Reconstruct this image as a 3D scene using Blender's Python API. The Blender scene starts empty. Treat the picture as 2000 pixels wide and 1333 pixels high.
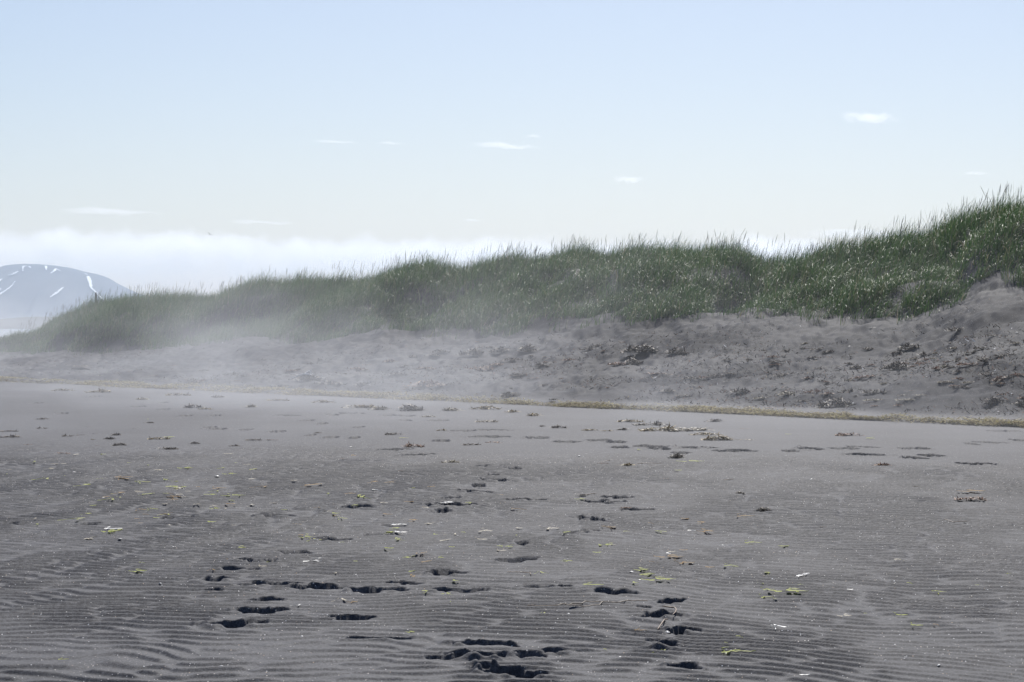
import bpy, math, random
import numpy as np
from mathutils import Vector

# ------------------------------------------------------------------ camera, sky, sun, exposure
scene = bpy.context.scene
C = scene.collection
CAM_H = 1.65
F = 4200.0            # focal length in pixels of the 2000 px wide photograph
HOR = 637.0           # row of the horizon
SUN_EL = math.radians(44.0)
SUN_AZ = math.radians(7.0)     # a little right of straight ahead
random.seed(7)
rng = np.random.default_rng(7)

cd = bpy.data.cameras.new("camera")
cam = bpy.data.objects.new("camera", cd)
C.objects.link(cam)
cd.sensor_width = 36.0
cd.lens = 36.0 * F / 2000.0
cd.clip_start = 0.1
cd.clip_end = 80000.0
cam.location = (0, 0, CAM_H)
cam.rotation_euler = (math.pi / 2 - math.atan((666.5 - HOR) / F), 0, 0)
scene.camera = cam

world = bpy.data.worlds.new("World")
scene.world = world
world.use_nodes = True
wn = world.node_tree
bg = wn.nodes["Background"]
sky = wn.nodes.new("ShaderNodeTexSky")
sky.sky_type = 'NISHITA'
sky.sun_disc = False
sky.sun_elevation = SUN_EL
sky.sun_rotation = SUN_AZ
sky.altitude = 0.0
sky.air_density = 1.0
sky.dust_density = 0.9
sky.ozone_density = 1.5
tint = wn.nodes.new("ShaderNodeMix"); tint.data_type = 'RGBA'; tint.blend_type = 'MULTIPLY'
tint.inputs[0].default_value = 1.0; tint.inputs[7].default_value = (0.96, 0.955, 1.03, 1)
wn.links.new(sky.outputs[0], tint.inputs[6])
wn.links.new(tint.outputs[2], bg.inputs[0])
bg.inputs[1].default_value = 0.0625

sl = bpy.data.lights.new("sun", 'SUN')
sl.energy = 4.0
sl.angle = math.radians(0.53)
sl.color = (1.0, 0.965, 0.91)
sun = bpy.data.objects.new("sun", sl)
C.objects.link(sun)
to_sun = Vector((math.sin(SUN_AZ) * math.cos(SUN_EL), math.cos(SUN_AZ) * math.cos(SUN_EL), math.sin(SUN_EL)))
sun.rotation_euler = to_sun.to_track_quat('Z', 'Y').to_euler()
sun.location = (20, 40, 60)

scene.view_settings.view_transform = 'Standard'
scene.view_settings.look = 'None'
scene.view_settings.gamma = 1.0
scene.view_settings.exposure = 0.52
scene.render.engine = 'CYCLES'
cy = scene.cycles
cy.max_bounces = 6
cy.diffuse_bounces = 2
cy.glossy_bounces = 2
cy.transmission_bounces = 2
cy.volume_bounces = 2
cy.transparent_max_bounces = 16
cy.caustics_reflective = False
cy.caustics_refractive = False
cy.use_denoising = True
cy.use_adaptive_sampling = True
cy.adaptive_threshold = 0.01
cy.volume_step_rate = 1.0
cy.volume_max_steps = 256


# ------------------------------------------------------------------ helpers
def tag(o, label=None, cat=None, group=None, kind=None):
    if label: o["label"] = label
    if cat: o["category"] = cat
    if group: o["group"] = group
    if kind: o["kind"] = kind
    return o


def mesh_np(name, V, Fq, mat, smooth=True, parent=None, loc=None):
    V = np.asarray(V, dtype=np.float32).reshape(-1, 3)
    Fq = np.asarray(Fq, dtype=np.int32)
    me = bpy.data.meshes.new(name)
    k = Fq.shape[1]
    me.vertices.add(len(V)); me.vertices.foreach_set("co", V.ravel())
    me.loops.add(Fq.size); me.loops.foreach_set("vertex_index", Fq.ravel())
    me.polygons.add(len(Fq))
    me.polygons.foreach_set("loop_start", np.arange(0, Fq.size, k, dtype=np.int32))
    me.polygons.foreach_set("use_smooth", np.full(len(Fq), smooth, dtype=bool))
    me.update(calc_edges=True)
    me.materials.append(mat)
    o = bpy.data.objects.new(name, me)
    C.objects.link(o)
    if parent: o.parent = parent
    if loc is not None: o.location = loc
    return o


_tab = rng.random((8, 256, 256))


def vnoise(x, y, seed=0):
    t = _tab[seed % 8]
    xi = np.floor(x).astype(np.int64); yi = np.floor(y).astype(np.int64)
    fx = x - xi; fy = y - yi
    fx = fx * fx * fx * (fx * (fx * 6 - 15) + 10); fy = fy * fy * fy * (fy * (fy * 6 - 15) + 10)
    a = t[xi & 255, yi & 255]; b = t[(xi + 1) & 255, yi & 255]
    c = t[xi & 255, (yi + 1) & 255]; d = t[(xi + 1) & 255, (yi + 1) & 255]
    return (a * (1 - fx) + b * fx) * (1 - fy) + (c * (1 - fx) + d * fx) * fy - 0.5


def fbm(x, y, seed=0, oct=4, gain=0.5):
    s = 0; a = 1.0
    for i in range(oct):
        s = s + a * vnoise(x * 2 ** i + 17.3 * i, y * 2 ** i - 9.1 * i, seed + i)
        a *= gain
    return s


def sstep(a, b, x):
    t = np.clip((x - a) / (b - a), 0, 1)
    return t * t * (3 - 2 * t)


# ------------------------------------------------------------------ the lie of the land
def px2u(px): return (px - 1000.0) / F


TOP = np.array([(-900, 705), (-300, 700), (-60, 697), (0, 684), (30, 668), (60, 645), (100, 622), (150, 600), (200, 588), (250, 581), (300, 578),
                (400, 573), (450, 563), (500, 557), (560, 552), (620, 543), (680, 538), (720, 540), (760, 526), (800, 517),
                (850, 514), (900, 519), (940, 513), (1000, 501), (1060, 497), (1120, 492), (1170, 487), (1250, 484), (1300, 487),
                (1350, 490), (1400, 488), (1440, 481), (1480, 487), (1520, 496), (1560, 495), (1600, 487), (1650, 479), (1700, 469),
                (1750, 463), (1790, 456), (1830, 437), (1880, 423), (1920, 407), (1960, 396), (2000, 389), (2100, 372), (2400, 350), (3400, 330)], float)
TOE = np.array([(-900, 720), (-300, 702), (0, 692), (100, 688), (200, 685), (300, 681), (400, 673), (475, 658), (505, 651), (535, 664), (600, 665),
                (662, 665), (712, 656), (750, 636), (775, 636), (800, 650), (875, 660), (900, 660), (962, 656), (1020, 645), (1075, 635), (1150, 625),
                (1225, 622), (1350, 615), (1400, 602), (1430, 610), (1500, 613), (1600, 624), (1700, 622), (1800, 615), (1850, 603), (1875, 580),
                (1900, 549), (1950, 545), (2000, 552), (2100, 560), (2400, 560), (3400, 560)], float)
TOP_U = px2u(TOP[:, 0]); TOE_U = px2u(TOE[:, 0])


def line_dist(off, u):
    """depth at which the ray of slope u crosses the line lying off metres inland of the strand line"""
    return (28.5 + off) / np.maximum(0.777 * u + 0.63, 0.12)


def smooth_interp(u, U, P, w=0.004):
    return (np.interp(u - w, U, P) + np.interp(u, U, P) * 2 + np.interp(u + w, U, P)) / 4


_UT = np.linspace(-0.8, 1.1, 6000)


def _gauss(tab, sig):
    k = np.arange(-400, 401) * (_UT[1] - _UT[0])
    w = np.exp(-0.5 * (k / sig) ** 2); w /= w.sum()
    return np.convolve(np.pad(tab, 400, mode='edge'), w, mode='valid')


_Dt = (28.5 + 12.0) / np.maximum(0.777 * _UT + 0.63, 0.12)
_Dc = (28.5 + 20.5) / np.maximum(0.777 * _UT + 0.63, 0.12)
ZT_TAB = _gauss(CAM_H - (np.interp(_UT, TOE_U, TOE[:, 1]) - HOR) * _Dt / F, 0.014)
ZC_TAB = _gauss(CAM_H - (np.interp(_UT, TOP_U, TOP[:, 1]) - HOR) * _Dc / F, 0.004) - 0.46


def profile(u):
    Ds = line_dist(0, u); Dt = line_dist(12.0, u); Dc = line_dist(20.5, u)
    # the sand under the grass foot and under the crest (grass stands about 0.5 m above)
    zt = np.interp(u, _UT, ZT_TAB)
    zc = np.interp(u, _UT, ZC_TAB)
    zc = np.maximum(zc, zt - 0.25)
    return Ds, Dt, Dc, zt, zc


FOOT = []   # stamps: (x, y, length, width, cos, sin, depth, seed)


def H(x, y, fine=True):
    x = np.asarray(x, float); y = np.asarray(y, float)
    u = x / np.maximum(y, 0.3)
    u = np.clip(u, -0.66, 1.0)
    Ds, Dt, Dc, zt, zc = profile(u)
    w = 1.2 * fbm(x * 0.13, y * 0.13, 3, 2)
    d = y
    q1 = np.clip((d - Ds - 0.3) / (Dt - Ds), 0, 1)
    up = q1 ** 1.25
    z = zt * up
    q2 = np.clip((d - Dt) / (Dc - Dt), 0, 1)
    z = np.where(d > Dt, zc - (zc - zt) * (1 - q2) ** 1.7, z)
    q3 = np.clip((d - Dc) / 22.0, 0, 1)
    back = zc + (-0.9 - zc) * (q3 * q3 * (3 - 2 * q3))
    z = np.where(d > Dc, back, z)
    # small scarp where the wrack lies
    s = d - Ds + 0.5 * vnoise(x * 0.4, y * 0.4, 2)
    z = z + 0.07 * sstep(-0.2, 0.5, s) * (1 - sstep(3, 9, s))
    # hummocky upper beach
    ub = sstep(0.5, 3.0, d - Ds) * (1 - sstep(-0.8, 1.5, d - Dt))
    hum = fbm(x * 0.55 + 3, y * 0.33, 1, 4, 0.55)
    z = z + ub * (0.17 * hum + 0.08 * vnoise(x * 1.5, y * 1.0, 5) + 0.09 * vnoise(x * 2.9, y * 1.5, 6) + 0.07 * vnoise(x * 6.5, y * 5, 0))
    # wind-blown drift below the grass
    dr = sstep(-4.5, -1.0, d - Dt) * (1 - sstep(0.0, 2.0, d - Dt))
    z = z + dr * 0.10 * vnoise(x * 0.8 + y * 0.9, (y - x) * 0.22, 4)
    # lumps in the dune face
    dn = sstep(0.3, 2.5, d - Dt) * (1 - sstep(-6.5, -1.5, d - Dc))
    z = z + dn * (1.0 * fbm(x * 0.30 + 5, y * 0.26, 6, 3) + 0.02)
    # hollows that run down the dune face between its lobes
    pxx = 1000 + u * F
    for (p0, p1, wd, dp) in ((785, 915, 34, 0.55), (1400, 1530, 42, 0.75), (515, 690, 34, 0.45), (1880, 1800, 30, 0.5), (330, 420, 26, 0.35), (1150, 1190, 26, 0.3)):
        cx = p0 + (p1 - p0) * q2
        z = z - 1.3 * dp * np.exp(-((pxx - cx) / wd) ** 2) * np.sin(np.pi * np.clip(q2, 0, 1)) ** 0.8 * (d < Dc)
    # flat beach: long low swells
    fl = 1 - sstep(-0.6, 0.6, d - Ds)
    z = z + fl * 0.035 * vnoise(x * 0.18 + 1, y * 0.30, 7) * sstep(14, 22, d)
    if fine:
        z = z + ripples(x, y, u, Ds, fl)
    return z


def _waves(seed, n, lam, dlam, ang, dang):
    r = np.random.default_rng(seed)
    L = lam * (1 + dlam * r.standard_normal(n)); a = ang + dang * r.standard_normal(n)
    return 2 * math.pi / L * np.sin(a), 2 * math.pi / L * np.cos(a), r.uniform(0, 6.283, n)


WV = _waves(4, 14, 0.152, 0.11, 0.20, 0.20)


def ripples(x, y, u, Ds, fl):
    """wave ripples: a narrow band of plane waves, so crests fork and die out as real ones do"""
    wx = x + 0.25 * fbm(x * 0.5, y * 0.4, 2, 3, 0.6); wy = y + 0.62 * fbm(x * 0.45 + 9, y * 0.35, 5, 3, 0.6) + 0.65 * np.clip(u, -0.1, 0.4) * x
    re = 0; im = 0
    for kx, ky, p in zip(*WV):
        a = kx * wx + ky * wy + p
        re = re + np.cos(a); im = im + np.sin(a)
    env = np.sqrt(re * re + im * im) / math.sqrt(len(WV[0]))
    fr = (np.arctan2(im, re) / (2 * math.pi)) % 1.0
    prof = np.where(fr < 0.20, fr / 0.20, 1 - (fr - 0.20) / 0.80)
    prof = prof * prof * (3 - 2 * prof)
    patch = sstep(-0.30, 0.10, fbm(x * 0.9 + 7, y * 0.55 + 3, 0, 2))
    lim = 29.0 - 10.0 * np.clip(u, -0.2, 0.3) + 4.5 * vnoise(x * 0.4, y * 0.3, 6)
    far = 1 - sstep(lim - 4.5, lim + 2.5, y)
    amp = (0.55 + 0.45 * patch) * far * np.clip(env * 1.7, 0, 1.15)
    side = 1 - sstep(0.36, 0.44, np.abs(u))
    z = fl * side * amp * (0.0158 + 0.006 * sstep(13, 19, y)) * prof
    z = z + fl * side * (0.007 * vnoise(x * 5, y * 6, 3) * (0.3 + 0.7 * far) * (1 - 0.8 * sstep(17, 29, y)) + 0.005 * vnoise(x * 1.3, y * 1.7, 1))
    return z


def base_pt(px, py):
    """where the ray through a pixel meets the coarse ground"""
    u = (px - 1000.0) / F
    d = np.concatenate([np.arange(6, 60, 0.05), np.arange(60, 160, 0.1)])
    zr = CAM_H - (py - HOR) * d / F
    zg = H(u * d, d, fine=False)
    hit = np.nonzero(zr <= zg)[0]
    D = d[hit[0]] if len(hit) else 150.0
    return u * D, D, float(H(np.array([u * D]), np.array([D]), fine=False)[0])


# footprints: px, py, width px, height px, tilt, depth m, churned
FP = [(530, 1009, 70, 5, .05, .030, 0), (350, 1013, 64, 5, .02, .03, 0), (165, 1027, 62, 6, .05, .03, 0), (12, 1028, 42, 6, 0, .03, 0),
      (640, 1057, 46, 11, .35, .04, 1), (740, 1046, 44, 7, .15, .035, 0), (768, 1030, 30, 7, .2, .03, 0), (577, 1082, 44, 9, .2, .045, 0),
      (482, 1099, 32, 9, .15, .04, 1), (463, 1115, 42, 12, .25, .045, 1), (526, 1099, 26, 7, 0, .035, 1), (410, 1137, 52, 9, -.05, .045, 1),
      (415, 1160, 34, 6, .05, .03, 0), (530, 1143, 108, 7, .03, .05, 0), (628, 1151, 92, 9, 0.0, .05, 1), (738, 1156, 100, 11, .12, .055, 1),
      (790, 1144, 60, 7, -.05, .04, 0), (868, 1123, 70, 10, .18, .05, 1), (898, 1158, 92, 9, -.02, .055, 0), (517, 1175, 66, 11, .16, .055, 0),
      (500, 1196, 62, 14, .05, .055, 1), (538, 1194, 44, 9, .1, .05, 0), (440, 1222, 86, 14, 0, .065, 1), (500, 1219, 40, 8, .05, .045, 0),
      (684, 1211, 78, 13, -.17, .06, 0), (740, 1251, 118, 9, -.02, .06, 0), (940, 1264, 96, 11, -.03, .06, 1), (985, 1266, 60, 9, -.05, .05, 0),
      (905, 1284, 60, 11, -.25, .055, 1), (950, 1287, 70, 15, .2, .065, 1), (1000, 1279, 50, 9, .1, .05, 0), (1035, 1285, 52, 13, .35, .06, 1),
      (1070, 1277, 56, 11, -.1, .055, 1), (865, 1290, 62, 7, -.02, .04, 0), (985, 1318, 76, 19, -.12, .075, 1), (1030, 1326, 44, 16, -.2, .07, 0),
      (940, 1308, 26, 12, 0, .05, 1), (1015, 1096, 78, 9, .12, .05, 0), (1033, 1064, 42, 8, 0, .04, 1), (1156, 1018, 30, 9, .05, .045, 0),
      (1122, 1043, 44, 6, .15, .035, 0), (1150, 1039, 26, 6, .05, .035, 1), (1058, 1150, 72, 6, -.05, .04, 0), (1105, 1151, 10, 7, 0, .04, 1),
      (1197, 1159, 82, 10, -.08, .06, 0), (1312, 1177, 46, 14, -.06, .075, 0), (1258, 1188, 15, 7, 0, .04, 0), (1298, 1206, 54, 15, -.15, .06, 1),
      (1338, 1237, 38, 13, .06, .075, 0), (1317, 1242, 12, 9, 0, .05, 1), (1297, 1265, 42, 15, 0, .075, 1), (1284, 1254, 10, 6, 0, .03, 0),
      (1337, 1304, 46, 19, .03, .09, 0), (1025, 980, 72, 4, .0, .03, 0), (1203, 974, 58, 6, -.02, .035, 0), (1178, 983, 66, 7, -.05, .035, 0),
      (1244, 997, 34, 6, .1, .035, 0), (700, 994, 64, 6, .03, .04, 0), (860, 991, 50, 5, .05, .035, 0), (895, 989, 44, 9, .1, .045, 1),
      (865, 1001, 26, 8, 0, .04, 0), (884, 976, 24, 7, 0, .04, 0), (930, 963, 34, 6, .12, .04, 0), (935, 951, 22, 7, 0, .045, 0),
      (966, 941, 24, 6, .1, .04, 0), (965, 930, 20, 5, 0, .035, 0), (1003, 918, 22, 6, 0, .04, 0), (962, 913, 34, 5, -.05, .035, 0),
      (605, 851, 18, 5, 0, .04, 0), (645, 855, 24, 5, 0, .03, 0), (692, 856, 18, 5, 0, .04, 0), (770, 880, 36, 5, -.05, .05, 0),
      (810, 891, 32, 5, -.05, .05, 0), (960, 841, 34, 8, .1, .06, 0), (955, 854, 58, 7, .1, .05, 0), (905, 842, 40, 5, 0, .04, 0),
      (860, 862, 30, 5, 0, .04, 0), (1050, 856, 38, 9, 0, .05, 1), (1105, 864, 48, 6, 0, .05, 0), (1170, 861, 40, 5, 0, .05, 0),
      (1203, 864, 30, 9, 0, .06, 0), (1211, 875, 26, 8, 0, .06, 0), (1268, 873, 50, 5, .03, .05, 0), (1288, 878, 36, 5, 0, .05, 0),
      (1353, 875, 40, 11, .12, .07, 1), (1330, 886, 30, 4, 0, .04, 0), (1440, 882, 60, 8, .08, .06, 0), (1583, 878, 38, 9, 0, .06, 1),
      (1545, 882, 26, 4, 0, .04, 0), (1650, 877, 46, 4, 0, .035, 0), (1685, 874, 30, 5, .05, .05, 0), (1685, 889, 68, 9, .05, .065, 0),
      (1768, 877, 20, 4, 0, .035, 0), (1798, 877, 30, 5, 0, .05, 0), (1820, 891, 38, 8, 0, .05, 0), (1790, 896, 38, 5, 0, .05, 1),
      (1892, 908, 40, 5, 0, .06, 0), (1930, 908, 24, 5, 0, .06, 0), (1932, 865, 34, 6, .06, .045, 0), (1900, 868, 18, 5, 0, .04, 0),
      (1992, 861, 24, 5, 0, .05, 0), (1965, 843, 50, 4, 0, .04, 0), (70, 788, 20, 4, 0, .05, 0), (270, 795, 24, 4, 0, .06, 0),
      (320, 787, 14, 4, 0, .05, 0), (320, 800, 18, 4, 0, .06, 0), (362, 813, 18, 4, 0, .06, 0), (420, 812, 16, 4, 0, .06, 0),
      (425, 839, 26, 4, 0, .06, 0), (480, 840, 20, 4, 0, .05, 0), (410, 836, 20, 4, 0, .05, 0), (560, 812, 30, 4, .1, .06, 0),
      (680, 808, 26, 5, .1, .07, 0), (650, 811, 20, 4, 0, .06, 0), (600, 822, 20, 4, 0, .05, 0), (760, 812, 24, 5, 0, .06, 0),
      (795, 813, 26, 5, 0, .06, 0), (790, 822, 20, 4, 0, .05, 0), (855, 822, 34, 4, 0, .05, 0), (700, 835, 18, 4, 0, .05, 0),
      (630, 828, 14, 4, 0, .05, 0), (540, 844, 26, 4, 0, .05, 0), (185, 775, 20, 3, 0, .05, 0), (120, 808, 20, 4, 0, .05, 0)]
for i, (px, py, w, h, tl, dep, ch) in enumerate(FP):
    k = py - HOR
    X, D, _ = base_pt(px, py)
    L = w * D / F
    mpp = D * D / (CAM_H * F)
    # a rise of one pixel row is a much longer step in depth; keep prints to real foot sizes
    hx = L / 2 * 1.08; hy = max(h * mpp * 0.5, 0.065)
    hy = min(hy * 0.78, 0.22)
    if D > 18: hy = min(hy * 1.3, 0.34)
    dy = tl * w * mpp * 0.5
    ang = math.atan2(dy, hx) * 0.9
    FOOT.append((X, D, max(hx, 0.05), max(hy, 0.05), math.cos(ang), math.sin(ang), dep, i, ch))


def stamp(X, Y, Z):
    """press every footprint into the height grid (X, Y, Z are 2-D)"""
    for (fx, fy, a, b, c, s, dep, i, ch) in FOOT:
        R = max(a, b) * 1.9 + 0.12
        rows = np.nonzero((Y[:, 0] > fy - R) & (Y[:, 0] < fy + R))[0]
        if not len(rows): continue
        r0, r1 = rows[0], rows[-1] + 1
        xr = X[(r0 + r1) // 2]
        cols = np.nonzero((xr > fx - R) & (xr < fx + R))[0]
        if not len(cols): continue
        c0, c1 = cols[0], cols[-1] + 1
        x = X[r0:r1, c0:c1] - fx; y = Y[r0:r1, c0:c1] - fy
        lx = (x * c + y * s) / a; ly = (-x * s + y * c) / b
        # waist of a shoe print, ragged rim
        rag = -0.16 + 0.46 * fbm(x * 9 + i * 3.1, y * 9 + i, i % 8, 3, 0.6)
        wst = 1 - 0.28 * np.exp(-((lx + 0.15) / 0.28) ** 2)
        r = np.sqrt(lx ** 2 + (ly / wst) ** 2) + rag
        pit = 1 - sstep(0.82, 1.0, r)
        rim = np.exp(-((r - 1.22) / 0.20) ** 2)
        dep = dep * (0.8 if fy < 18 else 1.35)
        dz = -dep * pit * (1 + 0.35 * vnoise(x * 14 + i, y * 14, 1)) + dep * 0.16 * rim * (0.7 + vnoise(x * 8 + i, y * 8, 2))
        if ch:
            cl = vnoise(x * 17 + i * 2, y * 17, 4) * 1.6
            side = np.exp(-((r - 1.0) / 0.5) ** 2) * sstep(-0.6, 0.9, -lx)
            dz = dz + 0.6 * dep * np.clip(cl, -0.15, 1) * side
        Z[r0:r1, c0:c1] += dz
    return Z


# ------------------------------------------------------------------ materials
def new_mat(name):
    m = bpy.data.materials.new(name)
    m.use_nodes = True
    nt = m.node_tree
    return m, nt, nt.nodes["Principled BSDF"], nt.nodes["Material Output"]


def ramp(nt, stops, fac=None, interp='LINEAR'):
    r = nt.nodes.new("ShaderNodeValToRGB")
    r.color_ramp.interpolation = interp
    el = r.color_ramp.elements
    while len(el) > 1: el.remove(el[-1])
    el[0].position = stops[0][0]; el[0].color = (*stops[0][1], 1)
    for p, c in stops[1:]:
        e = el.new(p); e.color = (*c, 1)
    if fac is not None: nt.links.new(fac, r.inputs[0])
    return r


def noise(nt, scale, detail=3, rough=0.5, vec=None, dist=0.0):
    n = nt.nodes.new("ShaderNodeTexNoise")
    n.inputs["Scale"].default_value = scale; n.inputs["Detail"].default_value = detail
    n.inputs["Roughness"].default_value = rough; n.inputs["Distortion"].default_value = dist
    if vec is not None: nt.links.new(vec, n.inputs["Vector"])
    return n


def math_n(nt, op, a, b=None, clamp=False):
    n = nt.nodes.new("ShaderNodeMath"); n.operation = op; n.use_clamp = clamp
    for i, v in enumerate((a, b)):
        if v is None: continue
        if isinstance(v, (int, float)): n.inputs[i].default_value = v
        else: nt.links.new(v, n.inputs[i])
    return n.outputs[0]


def mixc(nt, fac, a, b, mode='MIX'):
    n = nt.nodes.new("ShaderNodeMix"); n.data_type = 'RGBA'; n.blend_type = mode
    if isinstance(fac, (int, float)): n.inputs[0].default_value = fac
    else: nt.links.new(fac, n.inputs[0])
    for i, v in ((6, a), (7, b)):
        if isinstance(v, tuple): n.inputs[i].default_value = (*v, 1)
        else: nt.links.new(v, n.inputs[i])
    return n.outputs[2]


def sand_material():
    m, nt, b, out = new_mat("black_sand")
    geo = nt.nodes.new("ShaderNodeNewGeometry")
    pos = geo.outputs["Position"]
    big = noise(nt, 0.35, 4, 0.55, pos)
    base = ramp(nt, [(0.3, (0.057, 0.058, 0.065)), (0.7, (0.079, 0.080, 0.088))], big.outputs[0])
    # coarser, darker sand above the tide line, slope shade painted into its colour too
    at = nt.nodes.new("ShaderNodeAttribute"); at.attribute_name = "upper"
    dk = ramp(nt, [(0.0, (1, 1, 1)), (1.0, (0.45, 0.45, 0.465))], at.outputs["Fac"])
    # grain
    g1 = noise(nt, 150, 2, 0.7, pos)
    g1r = ramp(nt, [(0.3, (0.5, 0.5, 0.5)), (0.7, (1.5, 1.5, 1.5))], g1.outputs[0])
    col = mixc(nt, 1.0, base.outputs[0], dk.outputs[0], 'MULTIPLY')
    col = mixc(nt, 1.0, col, g1r.outputs[0], 'MULTIPLY')
    g2 = noise(nt, 45, 2, 0.6, pos)
    g2r = ramp(nt, [(0.35, (0.68, 0.67, 0.70)), (0.65, (1.34, 1.32, 1.30))], g2.outputs[0])
    col = mixc(nt, 1.0, col, g2r.outputs[0], 'MULTIPLY')
    # shell grit: one pale grain in some cells
    vo = nt.nodes.new("ShaderNodeTexVoronoi"); vo.inputs["Scale"].default_value = 66
    nt.links.new(pos, vo.inputs["Vector"])
    sep = nt.nodes.new("ShaderNodeSeparateColor"); nt.links.new(vo.outputs["Color"], sep.inputs[0])
    near = math_n(nt, 'LESS_THAN', vo.outputs["Distance"], 0.22)
    # grit gathers in bands
    gb = noise(nt, 0.8, 3, 0.6, pos)
    thr = nt.nodes.new("ShaderNodeMapRange"); nt.links.new(gb.outputs[0], thr.inputs[0])
    thr.inputs[1].default_value = 0.4; thr.inputs[2].default_value = 0.75
    thr.inputs[3].default_value = 0.955; thr.inputs[4].default_value = 0.80
    pick = math_n(nt, 'GREATER_THAN', sep.outputs[0], thr.outputs[0])
    gr = math_n(nt, 'MULTIPLY', near, pick)
    gcol = ramp(nt, [(0.0, (0.55, 0.5, 0.42)), (0.5, (0.7, 0.7, 0.72)), (1.0, (0.42, 0.30, 0.2))], sep.outputs[1])
    col = mixc(nt, gr, col, gcol.outputs[0])
    vo2 = nt.nodes.new("ShaderNodeTexVoronoi"); vo2.inputs["Scale"].default_value = 13
    nt.links.new(pos, vo2.inputs["Vector"])
    sep2 = nt.nodes.new("ShaderNodeSeparateColor"); nt.links.new(vo2.outputs["Color"], sep2.inputs[0])
    n2 = math_n(nt, 'LESS_THAN', vo2.outputs["Distance"], 0.055)
    p2 = math_n(nt, 'GREATER_THAN', sep2.outputs[0], 0.86)
    col = mixc(nt, math_n(nt, 'MULTIPLY', n2, p2), col, (0.72, 0.72, 0.74))
    nt.links.new(col, b.inputs["Base Color"])
    b.inputs["Roughness"].default_value = 0.72
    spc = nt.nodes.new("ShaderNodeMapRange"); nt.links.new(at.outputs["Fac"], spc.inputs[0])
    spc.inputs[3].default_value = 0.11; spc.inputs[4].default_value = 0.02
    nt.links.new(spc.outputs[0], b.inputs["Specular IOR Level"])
    bu = nt.nodes.new("ShaderNodeBump"); bu.inputs["Strength"].default_value = 0.55
    bu.inputs["Distance"].default_value = 0.006
    n3 = noise(nt, 70, 4, 0.7, pos)
    nt.links.new(n3.outputs[0], bu.inputs["Height"])
    nt.links.new(bu.outputs[0], b.inputs["Normal"])
    return m


def island_mat(name, stops, rough=0.55, transl=0.0, spec=0.5, interp='LINEAR'):
    """colour picked per loose piece from a ramp"""
    m, nt, b, out = new_mat(name)
    geo = nt.nodes.new("ShaderNodeNewGeometry")
    r = ramp(nt, stops, geo.outputs["Random Per Island"], interp)
    nt.links.new(r.outputs[0], b.inputs["Base Color"])
    b.inputs["Roughness"].default_value = rough
    b.inputs["Specular IOR Level"].default_value = spec
    if transl > 0:
        tr = nt.nodes.new("ShaderNodeBsdfTranslucent"); nt.links.new(r.outputs[0], tr.inputs[0])
        mx = nt.nodes.new("ShaderNodeMixShader"); mx.inputs[0].default_value = transl
        nt.links.new(b.outputs[0], mx.inputs[1]); nt.links.new(tr.outputs[0], mx.inputs[2])
        nt.links.new(mx.outputs[0], out.inputs[0])
    return m


M_SAND = sand_material()
M_GRASS = island_mat("dune_grass", [(0, (0.024, 0.060, 0.016)), (0.4, (0.046, 0.105, 0.026)), (0.75, (0.082, 0.155, 0.042)), (0.92, (0.13, 0.16, 0.07)),
                                    (0.97, (0.24, 0.21, 0.13)), (1.0, (0.30, 0.27, 0.18))], 0.45, 0.36, 0.22)
M_STEM = island_mat("dry_stem", [(0, (0.045, 0.05, 0.035)), (0.6, (0.09, 0.08, 0.055)), (1, (0.16, 0.13, 0.09))], 0.6)
M_WRACK = island_mat("strand_wrack", [(0, (0.50, 0.45, 0.29)), (0.3, (0.58, 0.50, 0.26)), (0.45, (0.20, 0.14, 0.06)), (0.62, (0.05, 0.035, 0.02)),
                                      (0.75, (0.36, 0.33, 0.09)), (0.8, (0.42, 0.37, 0.25)), (1, (0.10, 0.06, 0.03))], 0.8, 0.4, 0.1)
M_KELP = island_mat("dark_brown_weed", [(0, (0.020, 0.013, 0.009)), (0.55, (0.045, 0.028, 0.015)), (0.85, (0.085, 0.045, 0.02)), (0.97, (0.14, 0.10, 0.06)), (1, (0.3, 0.27, 0.22))], 0.6, 0.0, 0.3)
M_RUST = island_mat("rust_red_weed", [(0, (0.03, 0.013, 0.008)), (0.4, (0.09, 0.026, 0.014)), (0.72, (0.17, 0.055, 0.025)), (0.86, (0.36, 0.17, 0.06)), (1, (0.45, 0.28, 0.13))], 0.6, 0.12, 0.3)
M_OLIVE = island_mat("olive_yellow_weed", [(0, (0.030, 0.022, 0.008)), (0.4, (0.11, 0.075, 0.016)), (0.75, (0.30, 0.19, 0.03)), (1, (0.34, 0.29, 0.15))], 0.55, 0.15, 0.35)
M_STRAW = island_mat("pale_straw_weed", [(0, (0.06, 0.045, 0.025)), (0.45, (0.19, 0.155, 0.09)), (1, (0.36, 0.30, 0.20))], 0.6, 0.1)
M_LIME = island_mat("lime_weed", [(0, (0.42, 0.50, 0.05)), (0.6, (0.55, 0.60, 0.10)), (1, (0.72, 0.70, 0.38))], 0.6, 0.5, 0.2)
M_AMBER = island_mat("amber_weed", [(0, (0.28, 0.15, 0.04)), (0.6, (0.42, 0.25, 0.08)), (1, (0.55, 0.40, 0.18))], 0.6, 0.5, 0.2)
M_WHITE = island_mat("bleached", [(0, (0.42, 0.41, 0.39)), (1, (0.62, 0.62, 0.62))], 0.5)
M_CORD = island_mat("brown_stalk", [(0, (0.10, 0.05, 0.022)), (1, (0.20, 0.12, 0.06))], 0.5)

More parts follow.
